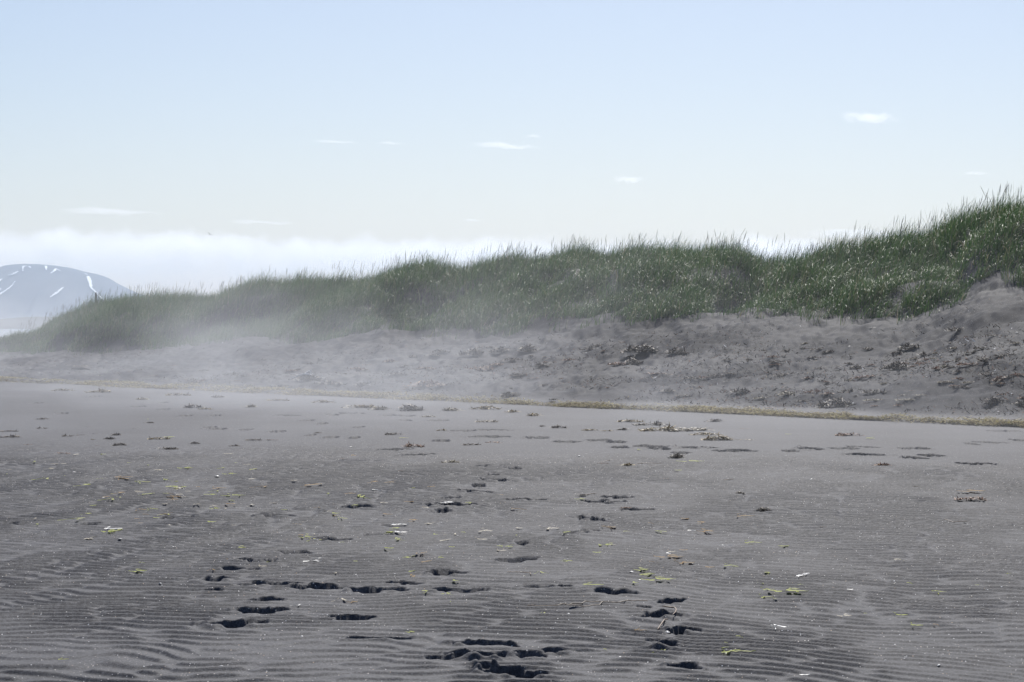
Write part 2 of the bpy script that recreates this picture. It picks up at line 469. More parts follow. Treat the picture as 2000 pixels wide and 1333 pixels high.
# ------------------------------------------------------------------ the ground sheet
ud = np.linspace(-0.30, 0.30, 1000)
us = 0.30 + np.cumsum(np.concatenate([np.full(60, 0.0028), 0.004 * 1.09 ** np.arange(48)]))
U = np.concatenate([-us[::-1], ud, us])
rows = [1.0]
while rows[-1] < 30000:
    d = rows[-1]
    if d < 8.6: st = 0.2
    elif d < 36: st = min(0.0095 * (d / 10) ** 2, 0.026 + 0.094 * max(0.0, (d - 24) / 12) ** 1.5)
    elif d < 125: st = 0.12
    else: st = 0.12 * 1.06 ** (len(rows) - n125)
    if d < 125: n125 = len(rows)
    rows.append(d + st)
Dd = np.array(rows)
YY, UU = np.meshgrid(Dd, U, indexing='ij')
XX = YY * UU
ZZ = np.empty_like(XX)
for i in range(0, len(Dd), 100):
    ZZ[i:i + 100] = H(XX[i:i + 100], YY[i:i + 100])
far = sstep(125, 170, YY)
ZZ = ZZ * (1 - far) - 1.0 * far
ZZ = stamp(XX, YY, ZZ)
nr, nc = XX.shape
idx = np.arange(nr * nc).reshape(nr, nc)
quads = np.stack([idx[:-1, :-1], idx[:-1, 1:], idx[1:, 1:], idx[1:, :-1]], -1).reshape(-1, 4)
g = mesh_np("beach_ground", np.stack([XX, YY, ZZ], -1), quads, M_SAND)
tag(g, "dark grey volcanic sand beach, rippled in front, rising to the dune", kind="structure")


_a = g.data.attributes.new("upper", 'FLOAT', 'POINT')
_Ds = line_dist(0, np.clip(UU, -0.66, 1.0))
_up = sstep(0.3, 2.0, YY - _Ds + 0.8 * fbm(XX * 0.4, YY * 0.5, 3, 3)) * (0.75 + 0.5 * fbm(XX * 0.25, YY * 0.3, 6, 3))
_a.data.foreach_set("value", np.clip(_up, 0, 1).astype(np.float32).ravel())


def gz(x, y):
    """height of the finished sheet under points"""
    x = np.asarray(x, float); y = np.asarray(y, float)
    return H(x, y)


def plane(name, x0, x1, y0, y1, z, mat, **k):
    o = mesh_np(name, [(x0, y0, z), (x1, y0, z), (x1, y1, z), (x0, y1, z)], [[0, 1, 2, 3]], mat)
    return tag(o, **k)


plane("ground", -30000, 30000, -3000, 34000, -1.6, M_SAND, label="flat dark sand plain all round the beach", kind="structure")
m, nt, b, out = new_mat("sea_water")
b.inputs["Base Color"].default_value = (0.03, 0.05, 0.06, 1); b.inputs["Roughness"].default_value = 0.12
geo = nt.nodes.new("ShaderNodeNewGeometry")
wv = noise(nt, 1.2, 4, 0.6, geo.outputs["Position"])
bu = nt.nodes.new("ShaderNodeBump"); bu.inputs["Distance"].default_value = 0.25; bu.inputs["Strength"].default_value = 0.8
nt.links.new(wv.outputs[0], bu.inputs["Height"]); nt.links.new(bu.outputs[0], b.inputs["Normal"])
M_SEA = m
plane("water", -12000, 12000, 190, 30000, -0.75, M_SEA, label="pale calm sea beyond the end of the dune", kind="structure")


# ------------------------------------------------------------------ far land
def ridge_mesh(name, D, pts, depth, mat, rough, seed, nx=260, ny=60):
    """a hill whose skyline follows pts (px, py) seen at depth D, with its own thickness"""
    pts = np.array(pts, float)
    x0, x1 = pts[0, 0], pts[-1, 0]
    px = np.linspace(x0, x1, nx)
    v = np.linspace(0, 1, ny)
    PX, Vv = np.meshgrid(px, v, indexing='ij')
    top = np.interp(PX, pts[:, 0], pts[:, 1])
    z = CAM_H + (HOR - top) * D / F
    y = D - depth / 2 + depth * Vv
    # profile over depth: front slope, flat top, back slope
    p = np.clip(np.minimum(Vv, 1 - Vv) * 2.3, 0, 1)
    p = np.where(p < 1, np.sin(p * math.pi / 2) ** 1.1, 1)
    n = fbm(PX * 0.02 * rough, Vv * 4, seed, 5, 0.55)
    gul = np.abs(vnoise(PX * 0.055 * rough + 1.2 * vnoise(PX * 0.02, Vv * 5, 3), Vv * 1.6, seed + 2))
    zz = z * p + (z + 5) * (0.16 * n - 0.34 * gul) * (1 - p) * np.minimum(p * 4, 1)
    zz = np.where((Vv <= 0) | (Vv >= 1), -6, zz)
    X = (PX - 1000) / F * D
    idx = np.arange(nx * ny).reshape(nx, ny)
    q = np.stack([idx[:-1, :-1], idx[1:, :-1], idx[1:, 1:], idx[:-1, 1:]], -1).reshape(-1, 4)
    return mesh_np(name, np.stack([X, y, zz], -1), q, mat)


MD = 6000.0
m, nt, b, out = new_mat("mountain_rock")
geo = nt.nodes.new("ShaderNodeNewGeometry")
n1 = noise(nt, 0.01, 6, 0.6, geo.outputs["Position"])
rk = ramp(nt, [(0.3, (0.020, 0.026, 0.038)), (0.7, (0.055, 0.06, 0.07))], n1.outputs[0])
nt.links.new(rk.outputs[0], b.inputs["Base Color"]); b.inputs["Roughness"].default_value = 0.9
M_ROCK = m
mt = ridge_mesh("mountain", MD, [(-900, 640), (-700, 600), (-500, 575), (-350, 560), (-200, 548), (-80, 540), (0, 534), (18, 532), (28, 524), (38, 520), (60, 518), (92, 518.5),
                                 (120, 521), (150, 529), (175, 534), (190, 539), (205, 549), (220, 556), (240, 566), (262, 575), (290, 586), (330, 600), (400, 620), (480, 638)],
                1500, M_ROCK, 1.0, 2)
tag(mt, "hazy blue flat-topped mountain with snow streaks far behind the dune", kind="structure")

# snow lying in the gullies: patches draped on the mountain face
mverts = np.array([v.co[:] for v in mt.data.vertices]).reshape(260, 60, 3)
m, nt, b, out = new_mat("snow")
b.inputs["Base Color"].default_value = (0.85, 0.87, 0.9, 1); b.inputs["Roughness"].default_value = 0.8
M_SNOW = m


def snow_patch(poly, w):
    """ribbon of snow through image points, draped on the front of the mountain"""
    poly = np.array(poly, float)
    seg = np.linspace(0, len(poly) - 1, 14 * len(poly))
    PX = np.interp(seg, range(len(poly)), poly[:, 0]); PY = np.interp(seg, range(len(poly)), poly[:, 1])
    W = np.interp(seg, range(len(poly)), w) * (0.45 + 1.2 * rng.random(len(seg)))
    pts = []
    from mathutils.bvhtree import BVHTree
    for x, y, ww in zip(PX, PY, W):
        for s in (-1, 1):
            xx = x + s * ww * 0.5 + 0.3 * rng.standard_normal()
            pts.append((xx, y + 0.15 * rng.standard_normal()))
    V = []
    for (x, y) in pts:
        dr = Vector(((x - 1000) / F, 1.0, -(y - HOR) / F)).normalized()
        hit = BV.ray_cast(Vector((0, 0, CAM_H)), dr)
        if hit[0] is None:
            hit = (Vector((0, 0, CAM_H)) + dr * MD, None)
        V.append(tuple(hit[0] - dr * 14.0 + Vector((0, 0, 0.5))))
    q = [[2 * i, 2 * i + 1, 2 * i + 3, 2 * i + 2] for i in range(len(PX) - 1)]
    return V, q


from mathutils.bvhtree import BVHTree
BV = BVHTree.FromPolygons([tuple(v.co) for v in mt.data.vertices], [tuple(p.vertices) for p in mt.data.polygons])
SN = [([(172, 540), (176, 551), (178, 562), (186, 570), (193, 578), (200, 584), (206, 587)], [6, 6, 3, 3, 2.5, 3, 1]),
      ([(98, 581), (110, 573), (121, 564), (124, 561)], [2, 7, 5, 1]),
      ([(-4, 578), (6, 571), (18, 563), (27, 555)], [4, 5, 3.5, 1]),
      ([(17, 538), (24, 537), (32, 532), (36, 530)], [2, 7, 6, 1]),
      ([(45, 530), (45, 522), (48, 520)], [1, 3, 8]), ([(90, 520), (90.5, 527)], [5, 2]),
      ([(100, 534), (106, 530), (109, 525), (118, 530)], [3, 5, 3, 1]),
      ([(-3, 552), (0, 548), (5, 544)], [4, 4, 1]), ([(25, 555), (30, 550)], [1, 1.5]), ([(57, 521), (60, 524)], [4, 1]),
      ([(166, 535), (171, 537)], [3, 2]), ([(-2, 570), (2, 563)], [2, 2])]
V = []; Q = []
for poly, w in SN:
    v, q = snow_patch(poly, w)
    Q += [[i + len(V) for i in f] for f in q]; V += v
sn = mesh_np("snow_patches", V, Q, M_SNOW, parent=mt)
sn["label"] = "white snow lying in the mountain gullies"

m, nt, b, out = new_mat("headland_rock")
b.inputs["Base Color"].default_value = (0.035, 0.045, 0.045, 1); b.inputs["Roughness"].default_value = 0.9
hl = ridge_mesh("headland", 1900.0, [(-700, 634), (-500, 628), (-200, 626), (0, 626), (28, 625), (34, 622), (58, 620), (80, 619), (120, 620), (170, 626), (230, 634), (300, 640)], 300, m, 1.3, 4, 160, 30)
tag(hl, "low dark headland at the foot of the far mountain", kind="structure")


# ------------------------------------------------------------------ grass
def blades(P, az, L, W, th0, th1, K=4, twist=None, taper=1.6):
    """ribbons: base points P (N,3), lean azimuth az, length L, width W, lean from vertical th0 growing by th1"""
    N = len(P)
    t = np.linspace(0, 1, K + 1)
    tm = (t[:-1] + t[1:]) / 2
    th = th0[:, None] + th1[:, None] * tm[None] ** 1.8
    ds = L[:, None] / K
    hor = np.concatenate([np.zeros((N, 1)), np.cumsum(np.sin(th) * ds, 1)], 1)
    ver = np.concatenate([np.zeros((N, 1)), np.cumsum(np.cos(th) * ds, 1)], 1)
    cx, sx = np.cos(az), np.sin(az)
    c = np.stack([P[:, 0:1] + hor * cx[:, None], P[:, 1:2] + hor * sx[:, None], P[:, 2:3] + ver], -1)
    if twist is None: twist = az + math.pi / 2 + rng.normal(0, 0.7, N)
    wv = np.stack([np.cos(twist), np.sin(twist), np.zeros(N)], -1)
    wt = (1 - t ** taper) * 0.96 + 0.04
    off = wv[:, None, :] * (W[:, None] * wt[None] / 2)[..., None]
    V = np.stack([c - off, c + off], 2).reshape(N, -1, 3)
    k2 = 2 * (K + 1)
    base = (np.arange(N) * k2)[:, None, None]
    q = np.array([[2 * i, 2 * i + 1, 2 * i + 3, 2 * i + 2] for i in range(K)])[None]
    return V.reshape(-1, 3), (base + q).reshape(-1, 4)


def scatter_dune(n, off0, off1, ulo=-0.33, uhi=0.30):
    """random points per unit of ground between two offsets from the toe line"""
    u = rng.uniform(ulo, uhi, n * 3)
    Ds, Dt, Dc, zt, zc = profile(u)
    # area element grows with depth * du
    keep = rng.random(len(u)) < (Dt / Dt.max()) ** 1.2
    u = u[keep][:n]; Dt = Dt[keep][:n]; Dc = Dc[keep][:n]
    q = rng.uniform(off0, off1, len(u))
    d = Dt + q * (Dc - Dt)
    return u, d, q


NG = 520000
u, d, q = scatter_dune(NG, -0.14, 1.5)
x = u * d; y = d
px = 1000 + u * F
edge = 0.0 + 0.14 * fbm(x * 0.5, y * 0.5, 3, 3)
pyb = HOR + (CAM_H - H(x, y, fine=False)) * F / y
maskpx = pyb < np.interp(u, TOE_U, TOE[:, 1]) + 22 * fbm(x * 1.1, y * 1.1, 4, 2) + 1
cl = fbm(x * 1.6, y * 1.3, 2, 2)
bald = fbm(x * 0.33 + 11, y * 0.33, 7, 2)
keep = (q > edge) & maskpx & (rng.random(len(q)) < np.clip(1.05 + 3.2 * cl, 0.18, 1)) & ~((bald < -0.66) & (x > -8))
keep |= (q > -0.10) & (q < 0.06) & (rng.random(len(q)) < 0.5 * np.clip(cl + 0.05, 0, 1)) & (pyb < np.interp(u, TOE_U, TOE[:, 1]) + 16)
x, y, q, u = x[keep], y[keep], q[keep], u[keep]
z = gz(x, y) - 0.02
N = len(x)
tuss = 1 + 0.85 * fbm(x * 0.9 + 3, y * 0.9, 5, 2) + 0.18 * cl[keep]
L = rng.uniform(0.38, 0.92, N) * tuss * (0.72 + 0.28 * sstep(0, 0.5, q))
# the nose of the dune at far left carries shorter grass
L *= 0.6 + 0.4 * sstep(-0.235, -0.20, u)
L = np.where(rng.random(N) < 0.25, L * 0.5, L)
W = rng.uniform(0.010, 0.018, N) * (0.8 + 0.2 * y / 60)
az = rng.normal(-0.35, 0.95, N)          # bent over by the wind, to the right and towards the sea
th0 = np.abs(rng.normal(0.25, 0.25, N))
th1 = np.abs(rng.normal(1.75, 0.7, N)) * (1.15 - 0.45 * sstep(0.45, 1.0, q))
V, Q = blades(np.stack([x, y, z], -1), az, L, W, th0, th1, 4)
go = mesh_np("dune_grass", V, Q, M_GRASS)
tag(go, "dense green windblown lyme grass covering the dune", "grass", kind="stuff")

NS = 2500
u, d, q = scatter_dune(NS, 0.55, 1.25)
x = u * d; y = d
k = fbm(x * 1.5, y * 0.9, 1, 3) > 0.02
x, y, q = x[k], y[k], q[k]
N = len(x)
V, Q = blades(np.stack([x, y, gz(x, y)], -1), rng.normal(0.0, 0.9, N), rng.uniform(0.6, 1.15, N), rng.uniform(0.005, 0.008, N),
              np.abs(rng.normal(0.05, 0.10, N)), np.abs(rng.normal(0.2, 0.2, N)), 4, taper=6)
# seed heads: the top fifth is thicker
Vh = V.reshape(N, 5, 2, 3); top = Vh[:, 3].mean(1); tip = Vh[:, 4].mean(1)
hd = []; hq = []
a = top + (tip - top) * 0.1
for j, (f, w) in enumerate(((-.3, .0025), (.2, .0065), (.7, .0055), (1.08, .0015))):
    c = a + (tip - a) * f
    hd.append(np.stack([c - [w, 0, 0], c + [w, 0, 0]], 1))
HV = np.stack(hd, 1).reshape(N, 8, 3)
HQ = (np.arange(N) * 8)[:, None, None] + np.array([[0, 1, 3, 2], [2, 3, 5, 4], [4, 5, 7, 6]])[None]
V2 = np.concatenate([V, HV.reshape(-1, 3)]); Q2 = np.concatenate([Q, HQ.reshape(-1, 4) + len(V)])
so = mesh_np("grass_stems", V2, Q2, M_STEM)
tag(so, "thin grey-brown flowering grass stems standing above the dune crest", "grass", kind="stuff")


# ------------------------------------------------------------------ weed and shells on the sand
def weed_variant(seed, n, kind):
    r = np.random.default_rng(seed)
    a = r.uniform(0, 2 * math.pi, n)
    rad = np.abs(r.normal(0, 0.40, n)).clip(0, 1)
    el = r.uniform(0.28, 0.5)
    P = np.stack([rad * np.cos(a), el * rad * np.sin(a), np.zeros(n)], -1) * 0.5
    # lobes: bits gather round a few branches
    nb = 5
    bx = r.uniform(-0.42, 0.42, nb); by = r.uniform(-0.16, 0.16, nb)
    w = r.integers(0, nb, n); m_ = r.random(n) < 0.65
    P[m_, 0] = bx[w[m_]] + r.normal(0, 0.06, m_.sum()); P[m_, 1] = by[w[m_]] + r.normal(0, 0.05, m_.sum())
    hgt = {'heap': 0.20, 'clump': 0.09, 'thin': 0.03}[kind]
    P[:, 2] = hgt * (1 - np.clip((P[:, 0] / 0.5) ** 2 + (P[:, 1] / 0.3) ** 2, 0, 1)) * r.uniform(0, 1, n) - 0.01
    L = r.uniform(0.05, 0.17, n) * (0.7 if kind == 'thin' else 1)
    W = r.uniform(0.02, 0.055, n)
    th0 = r.uniform(1.0, 1.6, n); th1 = r.uniform(-0.5, 0.9, n)
    up = r.random(n) < 0.015
    th0[up] = r.uniform(0, 0.5, up.sum()); L[up] *= 1.2
    if kind == 'thin': th0 = r.uniform(1.2, 1.55, n); th1 = r.uniform(-0.3, 0.4, n)
    V, Q = blades(P, r.uniform(0, 2 * math.pi, n), L, W, th0, th1, 3, twist=r.uniform(0, 6.28, n), taper=3)
    V[:, 2] = np.maximum(V[:, 2], -0.03)
    me = bpy.data.meshes.new("seaweed")
    me.from_pydata(V.tolist(), [], Q.tolist()); me.update()
    return me


VAR = {k: [weed_variant(100 + 10 * j + i, {'heap': 520, 'clump': 260, 'thin': 80}[k], k) for i in range(7)] for j, k in enumerate(('heap', 'clump', 'thin'))}
_mc = {}


def with_mat(me, mat):
    key = (me.name, mat.name)
    if key not in _mc:
        c = me.copy(); c.materials.clear(); c.materials.append(mat); _mc[key] = c
    return _mc[key]


def put_weed(px, py, wpx, kind, mat, label, group=None, name="seaweed_clump", cat="seaweed", lift=1.0):
    X, D, Z = base_pt(px, py)
    s = wpx * 1.15 * D / F
    me = with_mat(random.choice(VAR[kind]), mat)
    o = bpy.data.objects.new(name, me); C.objects.link(o)
    o.location = (X, D, float(H(np.array([X]), np.array([D]))[0]) + 0.004)
    o.rotation_euler = (0, 0, random.uniform(-0.35, 0.35) + random.choice((0, math.pi)))
    o.scale = (s, s * random.uniform(1.0, 1.5), s * lift * random.uniform(0.8, 1.15))
    return tag(o, label, cat, group)


K, R_, O_, S_ = M_KELP, M_RUST, M_OLIVE, M_STRAW
GC = "seaweed clumps scattered on the smooth sand"
WEED = [
    (15, 844, 32, 'clump', K, "dark seaweed clump at the left edge, upper of the pair touching the frame"),
    (26, 855, 36, 'clump', K, "dark seaweed clump near the left edge, just below another like it"),
    (3, 856, 14, 'clump', K, "small brown seaweed clump cut by the left edge of the photo"),
    (84, 820, 24, 'clump', K, "small brown seaweed clump in the mist at upper left, below the wrack line"),
    (78, 838, 24, 'clump', K, "loose brown seaweed clump at left, under the one nearer the wrack line"),
    (128, 853, 24, 'clump', K, "flat brown seaweed clump at left, first of a short row"),
    (158, 851, 24, 'thin', K, "low dark strip of seaweed at left, second of a short row"),
    (182, 848, 14, 'thin', K, "thin twiggy seaweed sprig at left, end of a short row"),
    (170, 835, 20, 'thin', K, "faint thin seaweed strand above the short row at left"),
    (224, 851, 28, 'clump', K, "bushy dark seaweed clump with an upright sprig at left"),
    (216, 859, 28, 'clump', K, "dark seaweed clump lying right under the bushy one with the sprig"),
    (182, 860, 10, 'clump', O_, "tiny olive seaweed tuft left of the bushy dark clump"),
    (54, 870, 20, 'thin', R_, "small reddish seaweed strip alone at lower left of the clumps"),
    (235, 871, 28, 'heap', K, "compact dark seaweed lump below the bushy clump at left"),
    (188, 871, 14, 'thin', R_, "tiny reddish seaweed piece left of the compact dark lump"),
    (312, 859, 40, 'clump', O_, "olive brown seaweed pair joined in one strip with a lime blade"),
    (325, 879, 44, 'clump', K, "spiky dark seaweed clump with pale flecks below the olive strip"),
    (290, 827, 20, 'clump', K, "small dark seaweed clump above the olive strip, in the mist"),
    (260, 839, 15, 'thin', K, "faint small seaweed piece above and left of the olive strip"),
    (379, 868, 20, 'heap', K, "small rounded dark seaweed lump between the olive strip and the twiggy one"),
    (461, 873, 22, 'clump', K, "small dark twiggy seaweed clump left of centre"),
    (493, 862, 30, 'clump', K, "dark seaweed clump with a raised sprig left of centre"),
    (525, 861, 30, 'thin', R_, "flat reddish seaweed strip beside the clump with a raised sprig"),
    (368, 918, 16, 'thin', R_, "small rust coloured seaweed scrap alone on the first ripples"),
    (118, 888, 38, 'thin', R_, "thin dark red seaweed strip on the ripples at left"),
    (375, 797, 34, 'heap', K, "grey-brown seaweed heap below the wrack line at left of centre"),
    (402, 800, 28, 'clump', O_, "olive seaweed clump touching the grey-brown heap on its right"),
    (487, 796, 34, 'clump', S_, "pale brown seaweed strip right of the olive clump"),
    (280, 781, 34, 'clump', S_, "pale brown seaweed clump just under the wrack line at left"),
    (200, 767, 50, 'clump', O_, "long olive seaweed clump at the lower edge of the wrack line at far left"),
    (120, 764, 44, 'clump', S_, "pale seaweed clump on the wrack line at far left"),
    (345, 773, 44, 'clump', O_, "wide olive seaweed clump at the edge of the wrack line left of centre"),
    (430, 777, 40, 'clump', K, "dark seaweed clump at the edge of the wrack line left of centre"),
    (540, 783, 40, 'clump', O_, "olive seaweed clump at the lower edge of the wrack line near the driftwood"),
    (630, 787, 44, 'clump', O_, "broad olive seaweed clump under the wrack line below the driftwood"),
    (620, 847, 15, 'clump', K, "small upright dark seaweed sprig beside a dark shallow footprint"),
    (700, 797, 62, 'clump', O_, "long olive brown seaweed streak first of three under the wrack line"),
    (747, 801, 52, 'clump', S_, "pale speckled seaweed streak second of three under the wrack line"),
    (797, 803, 58, 'heap', K, "big dark seaweed heap third of three under the wrack line"),
    (770, 850, 36, 'clump', K, "dark seaweed clump with pale flecks in the centre of the smooth sand"),
    (852, 855, 17, 'thin', K, "tiny dark seaweed sprig with one raised tip near the centre"),
    (802, 874, 46, 'clump', R_, "brown spreading seaweed clump with a dark footprint under it"),
    (918, 870, 34, 'clump', K, "grey-brown seaweed clump right of the brown spreading one"),
    (968, 865, 42, 'thin', R_, "long thin reddish seaweed strip near the centre"),
    (881, 907, 38, 'heap', S_, "speckled brown and white seaweed tuft nearest of the centre clumps"),
    (669, 901, 14, 'thin', R_, "tiny two-tipped seaweed scrap left of the speckled tuft"),
    (555, 903, 16, 'thin', R_, "tiny rust seaweed scrap with a pale blade left of centre"),
    (549, 881, 16, 'thin', K, "tiny brown seaweed scrap above the rust one with a pale blade"),
    (838, 815, 30, 'clump', S_, "pale flat seaweed clump below the big dark heap"),
    (865, 842, 22, 'clump', O_, "olive seaweed tuft beside a long dark footprint"),
    (885, 803, 52, 'clump', S_, "pale brown seaweed streak under the wrack line right of the big heap"),
    (950, 800, 56, 'clump', O_, "olive brown seaweed streak under the wrack line near the centre"),
    (998, 806, 40, 'clump', O_, "amber olive seaweed clump at the wrack line exactly mid picture"),
    (952, 825, 40, 'clump', S_, "thin pale seaweed arc below the amber olive clump"),
    (783, 925, 14, 'thin', R_, "tiny reddish seaweed chain on smooth sand left of the small footprints"),
    (1045, 813, 40, 'clump', O_, "olive seaweed clump with spiky top at the wrack line right of centre"),
    (1057, 834, 18, 'clump', K, "small dark seaweed tuft under the spiky olive clump"),
    (1090, 837, 30, 'heap', K, "grey-brown seaweed knot at the left end of the long weed heap"),
    (1155, 842, 34, 'clump', O_, "olive seaweed streak in the left half of the long weed heap"),
    (1190, 843, 24, 'clump', O_, "small yellowish seaweed tuft in the left half of the long weed heap"),
    (1220, 841, 28, 'heap', K, "black knot with an upright sprig in the long weed heap"),
    (1228, 825, 52, 'clump', O_, "separate dark olive seaweed strip above the long weed heap"),
    (1280, 831, 72, 'clump', K, "dark topmost seaweed strip of the long weed heap"),
    (1300, 842, 90, 'clump', O_, "golden brown matted seaweed in the middle of the long weed heap"),
    (1345, 842, 90, 'clump', S_, "pale matted seaweed at the hump of the long weed heap"),
    (1375, 850, 60, 'clump', O_, "dark olive seaweed band sloping down at right of the long weed heap"),
    (1405, 860, 56, 'heap', O_, "bright yellow-brown bladder weed at the right end of the long weed heap"),
    (1400, 824, 48, 'clump', K, "dark reddish seaweed strip just under the wrack line right of centre"),
    (1460, 860, 46, 'thin', S_, "thin pale weed tail trailing right from the yellow-brown bladder weed"),
    (1325, 896, 38, 'heap', K, "bushy dark purple seaweed clump with a tall sprig right of centre"),
    (1222, 913, 40, 'clump', O_, "olive brown seaweed clump with a thin tail left of the bushy purple one"),
    (1275, 911, 20, 'clump', R_, "small reddish seaweed clump with upright tips"),
    (1180, 909, 14, 'clump', R_, "tiny reddish seaweed scrap under a thin amber strand"),
    (1069, 904, 20, 'thin', O_, "small olive seaweed scrap near the centre"),
    (1443, 967, 21, 'heap', K, "small round black seaweed ball on the smooth sand right of centre"),
    (1135, 971, 18, 'clump', K, "small dark seaweed scrap beside long thin footprints"),
    (1300, 940, 18, 'thin', R_, "thin reddish brown seaweed strip alone right of centre"),
    (1407, 943, 10, 'clump', R_, "tiny red seaweed scrap alone right of centre"),
    (1224, 998, 24, 'clump', R_, "rust orange seaweed scrap lying on a dark footprint"),
    (1493, 1001, 36, 'heap', K, "bushy dark seaweed tuft with a white shell, nearest the camera"),
    (1452, 838, 22, 'thin', R_, "thin brown seaweed sprig right of the long weed heap"),
    (1660, 852, 52, 'clump', R_, "spreading reddish seaweed clump under the wrack line at right"),
    (1728, 912, 46, 'clump', R_, "dark red seaweed clump with a yellow end at right"),
    (1788, 954, 20, 'clump', K, "small grey seaweed scrap between two larger clumps at right"),
    (1898, 980, 54, 'clump', R_, "spiky brown seaweed clump nearest the right edge"),
    (1645, 992, 18, 'clump', K, "small spiky seaweed clump on the ripples at right"),
    (1608, 953, 11, 'thin', R_, "tiny dark red seaweed piece at right of centre"),
    (1606, 1035, 13, 'thin', R_, "tiny rust seaweed sprig on the ripples at right"),
    (1625, 1149, 22, 'thin', R_, "flat brown seaweed scrap on the ripples beside a pale shell"),
    (995, 776, 46, 'heap', K, "dark rounded seaweed mound right above the wrack line mid picture"),
    (600, 746, 62, 'heap', K, "dark seaweed mound carrying the bleached driftwood"),
    (645, 752, 60, 'clump', K, "low dark seaweed bank right of the driftwood mound"),
    (552, 757, 46, 'clump', K, "low brown seaweed bank left of the driftwood mound"),
]
for (px, py, w, kd, mt_, lab) in WEED:
    put_weed(px, py, w, kd, mt_, lab, GC, lift=(0.8 if kd == 'heap' else 0.9) * (0.75 if 810 < py < 868 and 1100 < px < 1480 else 1.0))

# upper beach: weed half buried in the dry sand (px, py, w, kind, mat)
UB = []
r = random.Random(5)
HAND = [(1870, 648, 46, 'clump', K), (1940, 657, 20, 'clump', K), (1885, 676, 12, 'clump', S_), (1775, 684, 44, 'heap', K), (1700, 684, 34, 'clump', K),
        (1755, 692, 24, 'clump', K), (1805, 695, 34, 'clump', K), (1825, 702, 16, 'clump', S_), (1900, 692, 26, 'clump', K), (1925, 709, 30, 'heap', K),
        (1960, 697, 34, 'clump', K), (1805, 712, 30, 'clump', R_), (1770, 712, 26, 'clump', R_), (1850, 709, 20, 'clump', R_), (1675, 722, 30, 'heap', K),
        (1755, 722, 50, 'heap', K), (1830, 722, 30, 'clump', R_), (1860, 719, 24, 'clump', K), (1895, 715, 44, 'clump', R_), (1700, 738, 34, 'clump', R_),
        (1930, 733, 34, 'clump', K), (1955, 746, 42, 'heap', R_), (1990, 735, 30, 'clump', R_), (1660, 745, 24, 'clump', S_), (1725, 752, 26, 'clump', S_),
        (1845, 750, 26, 'clump', S_), (1875, 743, 34, 'clump', R_), (1615, 748, 20, 'clump', R_), (1770, 783, 30, 'clump', S_), (1880, 758, 28, 'clump', K),
        (1940, 793, 60, 'heap', K), (1990, 792, 40, 'clump', K), (1705, 770, 46, 'clump', K), (1710, 784, 34, 'clump', S_), (1635, 795, 60, 'heap', K),
        (1535, 773, 40, 'clump', S_), (1595, 768, 34, 'clump', R_), (1615, 773, 30, 'clump', R_), (1660, 712, 24, 'clump', K), (1600, 684, 34, 'clump', K),
        (1570, 683, 20, 'clump', K), (1540, 708, 40, 'thin', R_), (1530, 735, 36, 'clump', K), (1450, 768, 50, 'clump', K), (1340, 775, 30, 'clump', K),
        (1300, 766, 40, 'clump', K), (1350, 741, 40, 'clump', K), (1380, 742, 30, 'clump', R_), (1280, 733, 60, 'thin', R_), (1235, 713, 40, 'heap', K),
        (1210, 714, 36, 'clump', R_), (1255, 690, 60, 'heap', K), (1320, 692, 40, 'heap', K), (1150, 685, 30, 'clump', K), (1055, 717, 26, 'heap', K),
        (1035, 688, 46, 'heap', K), (980, 690, 40, 'heap', K), (925, 695, 44, 'heap', K), (1000, 705, 40, 'clump', K), (975, 715, 30, 'clump', R_),
        (1110, 705, 30, 'clump', R_), (1020, 735, 40, 'clump', K), (940, 724, 50, 'clump', R_), (950, 680, 26, 'clump', K), (790, 718, 26, 'clump', K),
        (830, 722, 36, 'clump', R_), (775, 732, 30, 'clump', K), (825, 755, 80, 'clump', R_), (705, 753, 40, 'clump', K), (700, 725, 40, 'clump', R_),
        (860, 757, 40, 'clump', R_), (765, 708, 30, 'clump', R_), (810, 700, 34, 'clump', K), (860, 690, 36, 'clump', K), (455, 733, 30, 'clump', K),
        (380, 745, 34, 'clump', K), (310, 737, 34, 'thin', R_), (195, 735, 30, 'thin', S_), (375, 742, 30, 'thin', R_), (340, 715, 26, 'thin', R_)]
UB += HAND
for _ in range(128):
    px = 1000 + 1000 * (r.random() ** 0.75) if r.random() < 0.72 else r.uniform(380, 1000)
    py = r.uniform(668, 800) if px > 900 else r.uniform(690, 765)
    UB.append((px, py, r.uniform(10, 30), r.choice(('clump', 'clump', 'thin')), r.choice((K, K, K, R_, R_, S_))))
cname = {K.name: ("dark brown", "dark_weed"), R_.name: ("rust red", "red_weed"), S_.name: ("pale straw coloured", "straw_weed"), O_.name: ("olive", "olive_weed")}
for (px, py, w, kd, mt_) in UB:
    if px > 900:
        row = "close under the grass" if py < 690 else "halfway up the dry sand" if py < 745 else "just above the wrack line"
    else:
        row = "close under the grass" if py < 705 else "halfway up the dry sand" if py < 732 else "just above the wrack line"
    col = ("near the left edge", "left of the driftwood", "right of the driftwood", "left of mid picture", "right of mid picture",
           "above the long weed heap", "above the lone bladder weed", "at right of centre", "at the right", "near the right edge")[
        sum(px > t for t in (250, 600, 780, 990, 1130, 1290, 1430, 1620, 1840))]
    sz = "tiny" if w < 18 else "small" if w < 28 else "large" if w > 42 else "middling"
    lab = f"{sz} {cname[mt_.name][0]} weed {row} {col}"
    put_weed(px, py, w * 1.1, kd, mt_, lab, lab, lift=1.1)

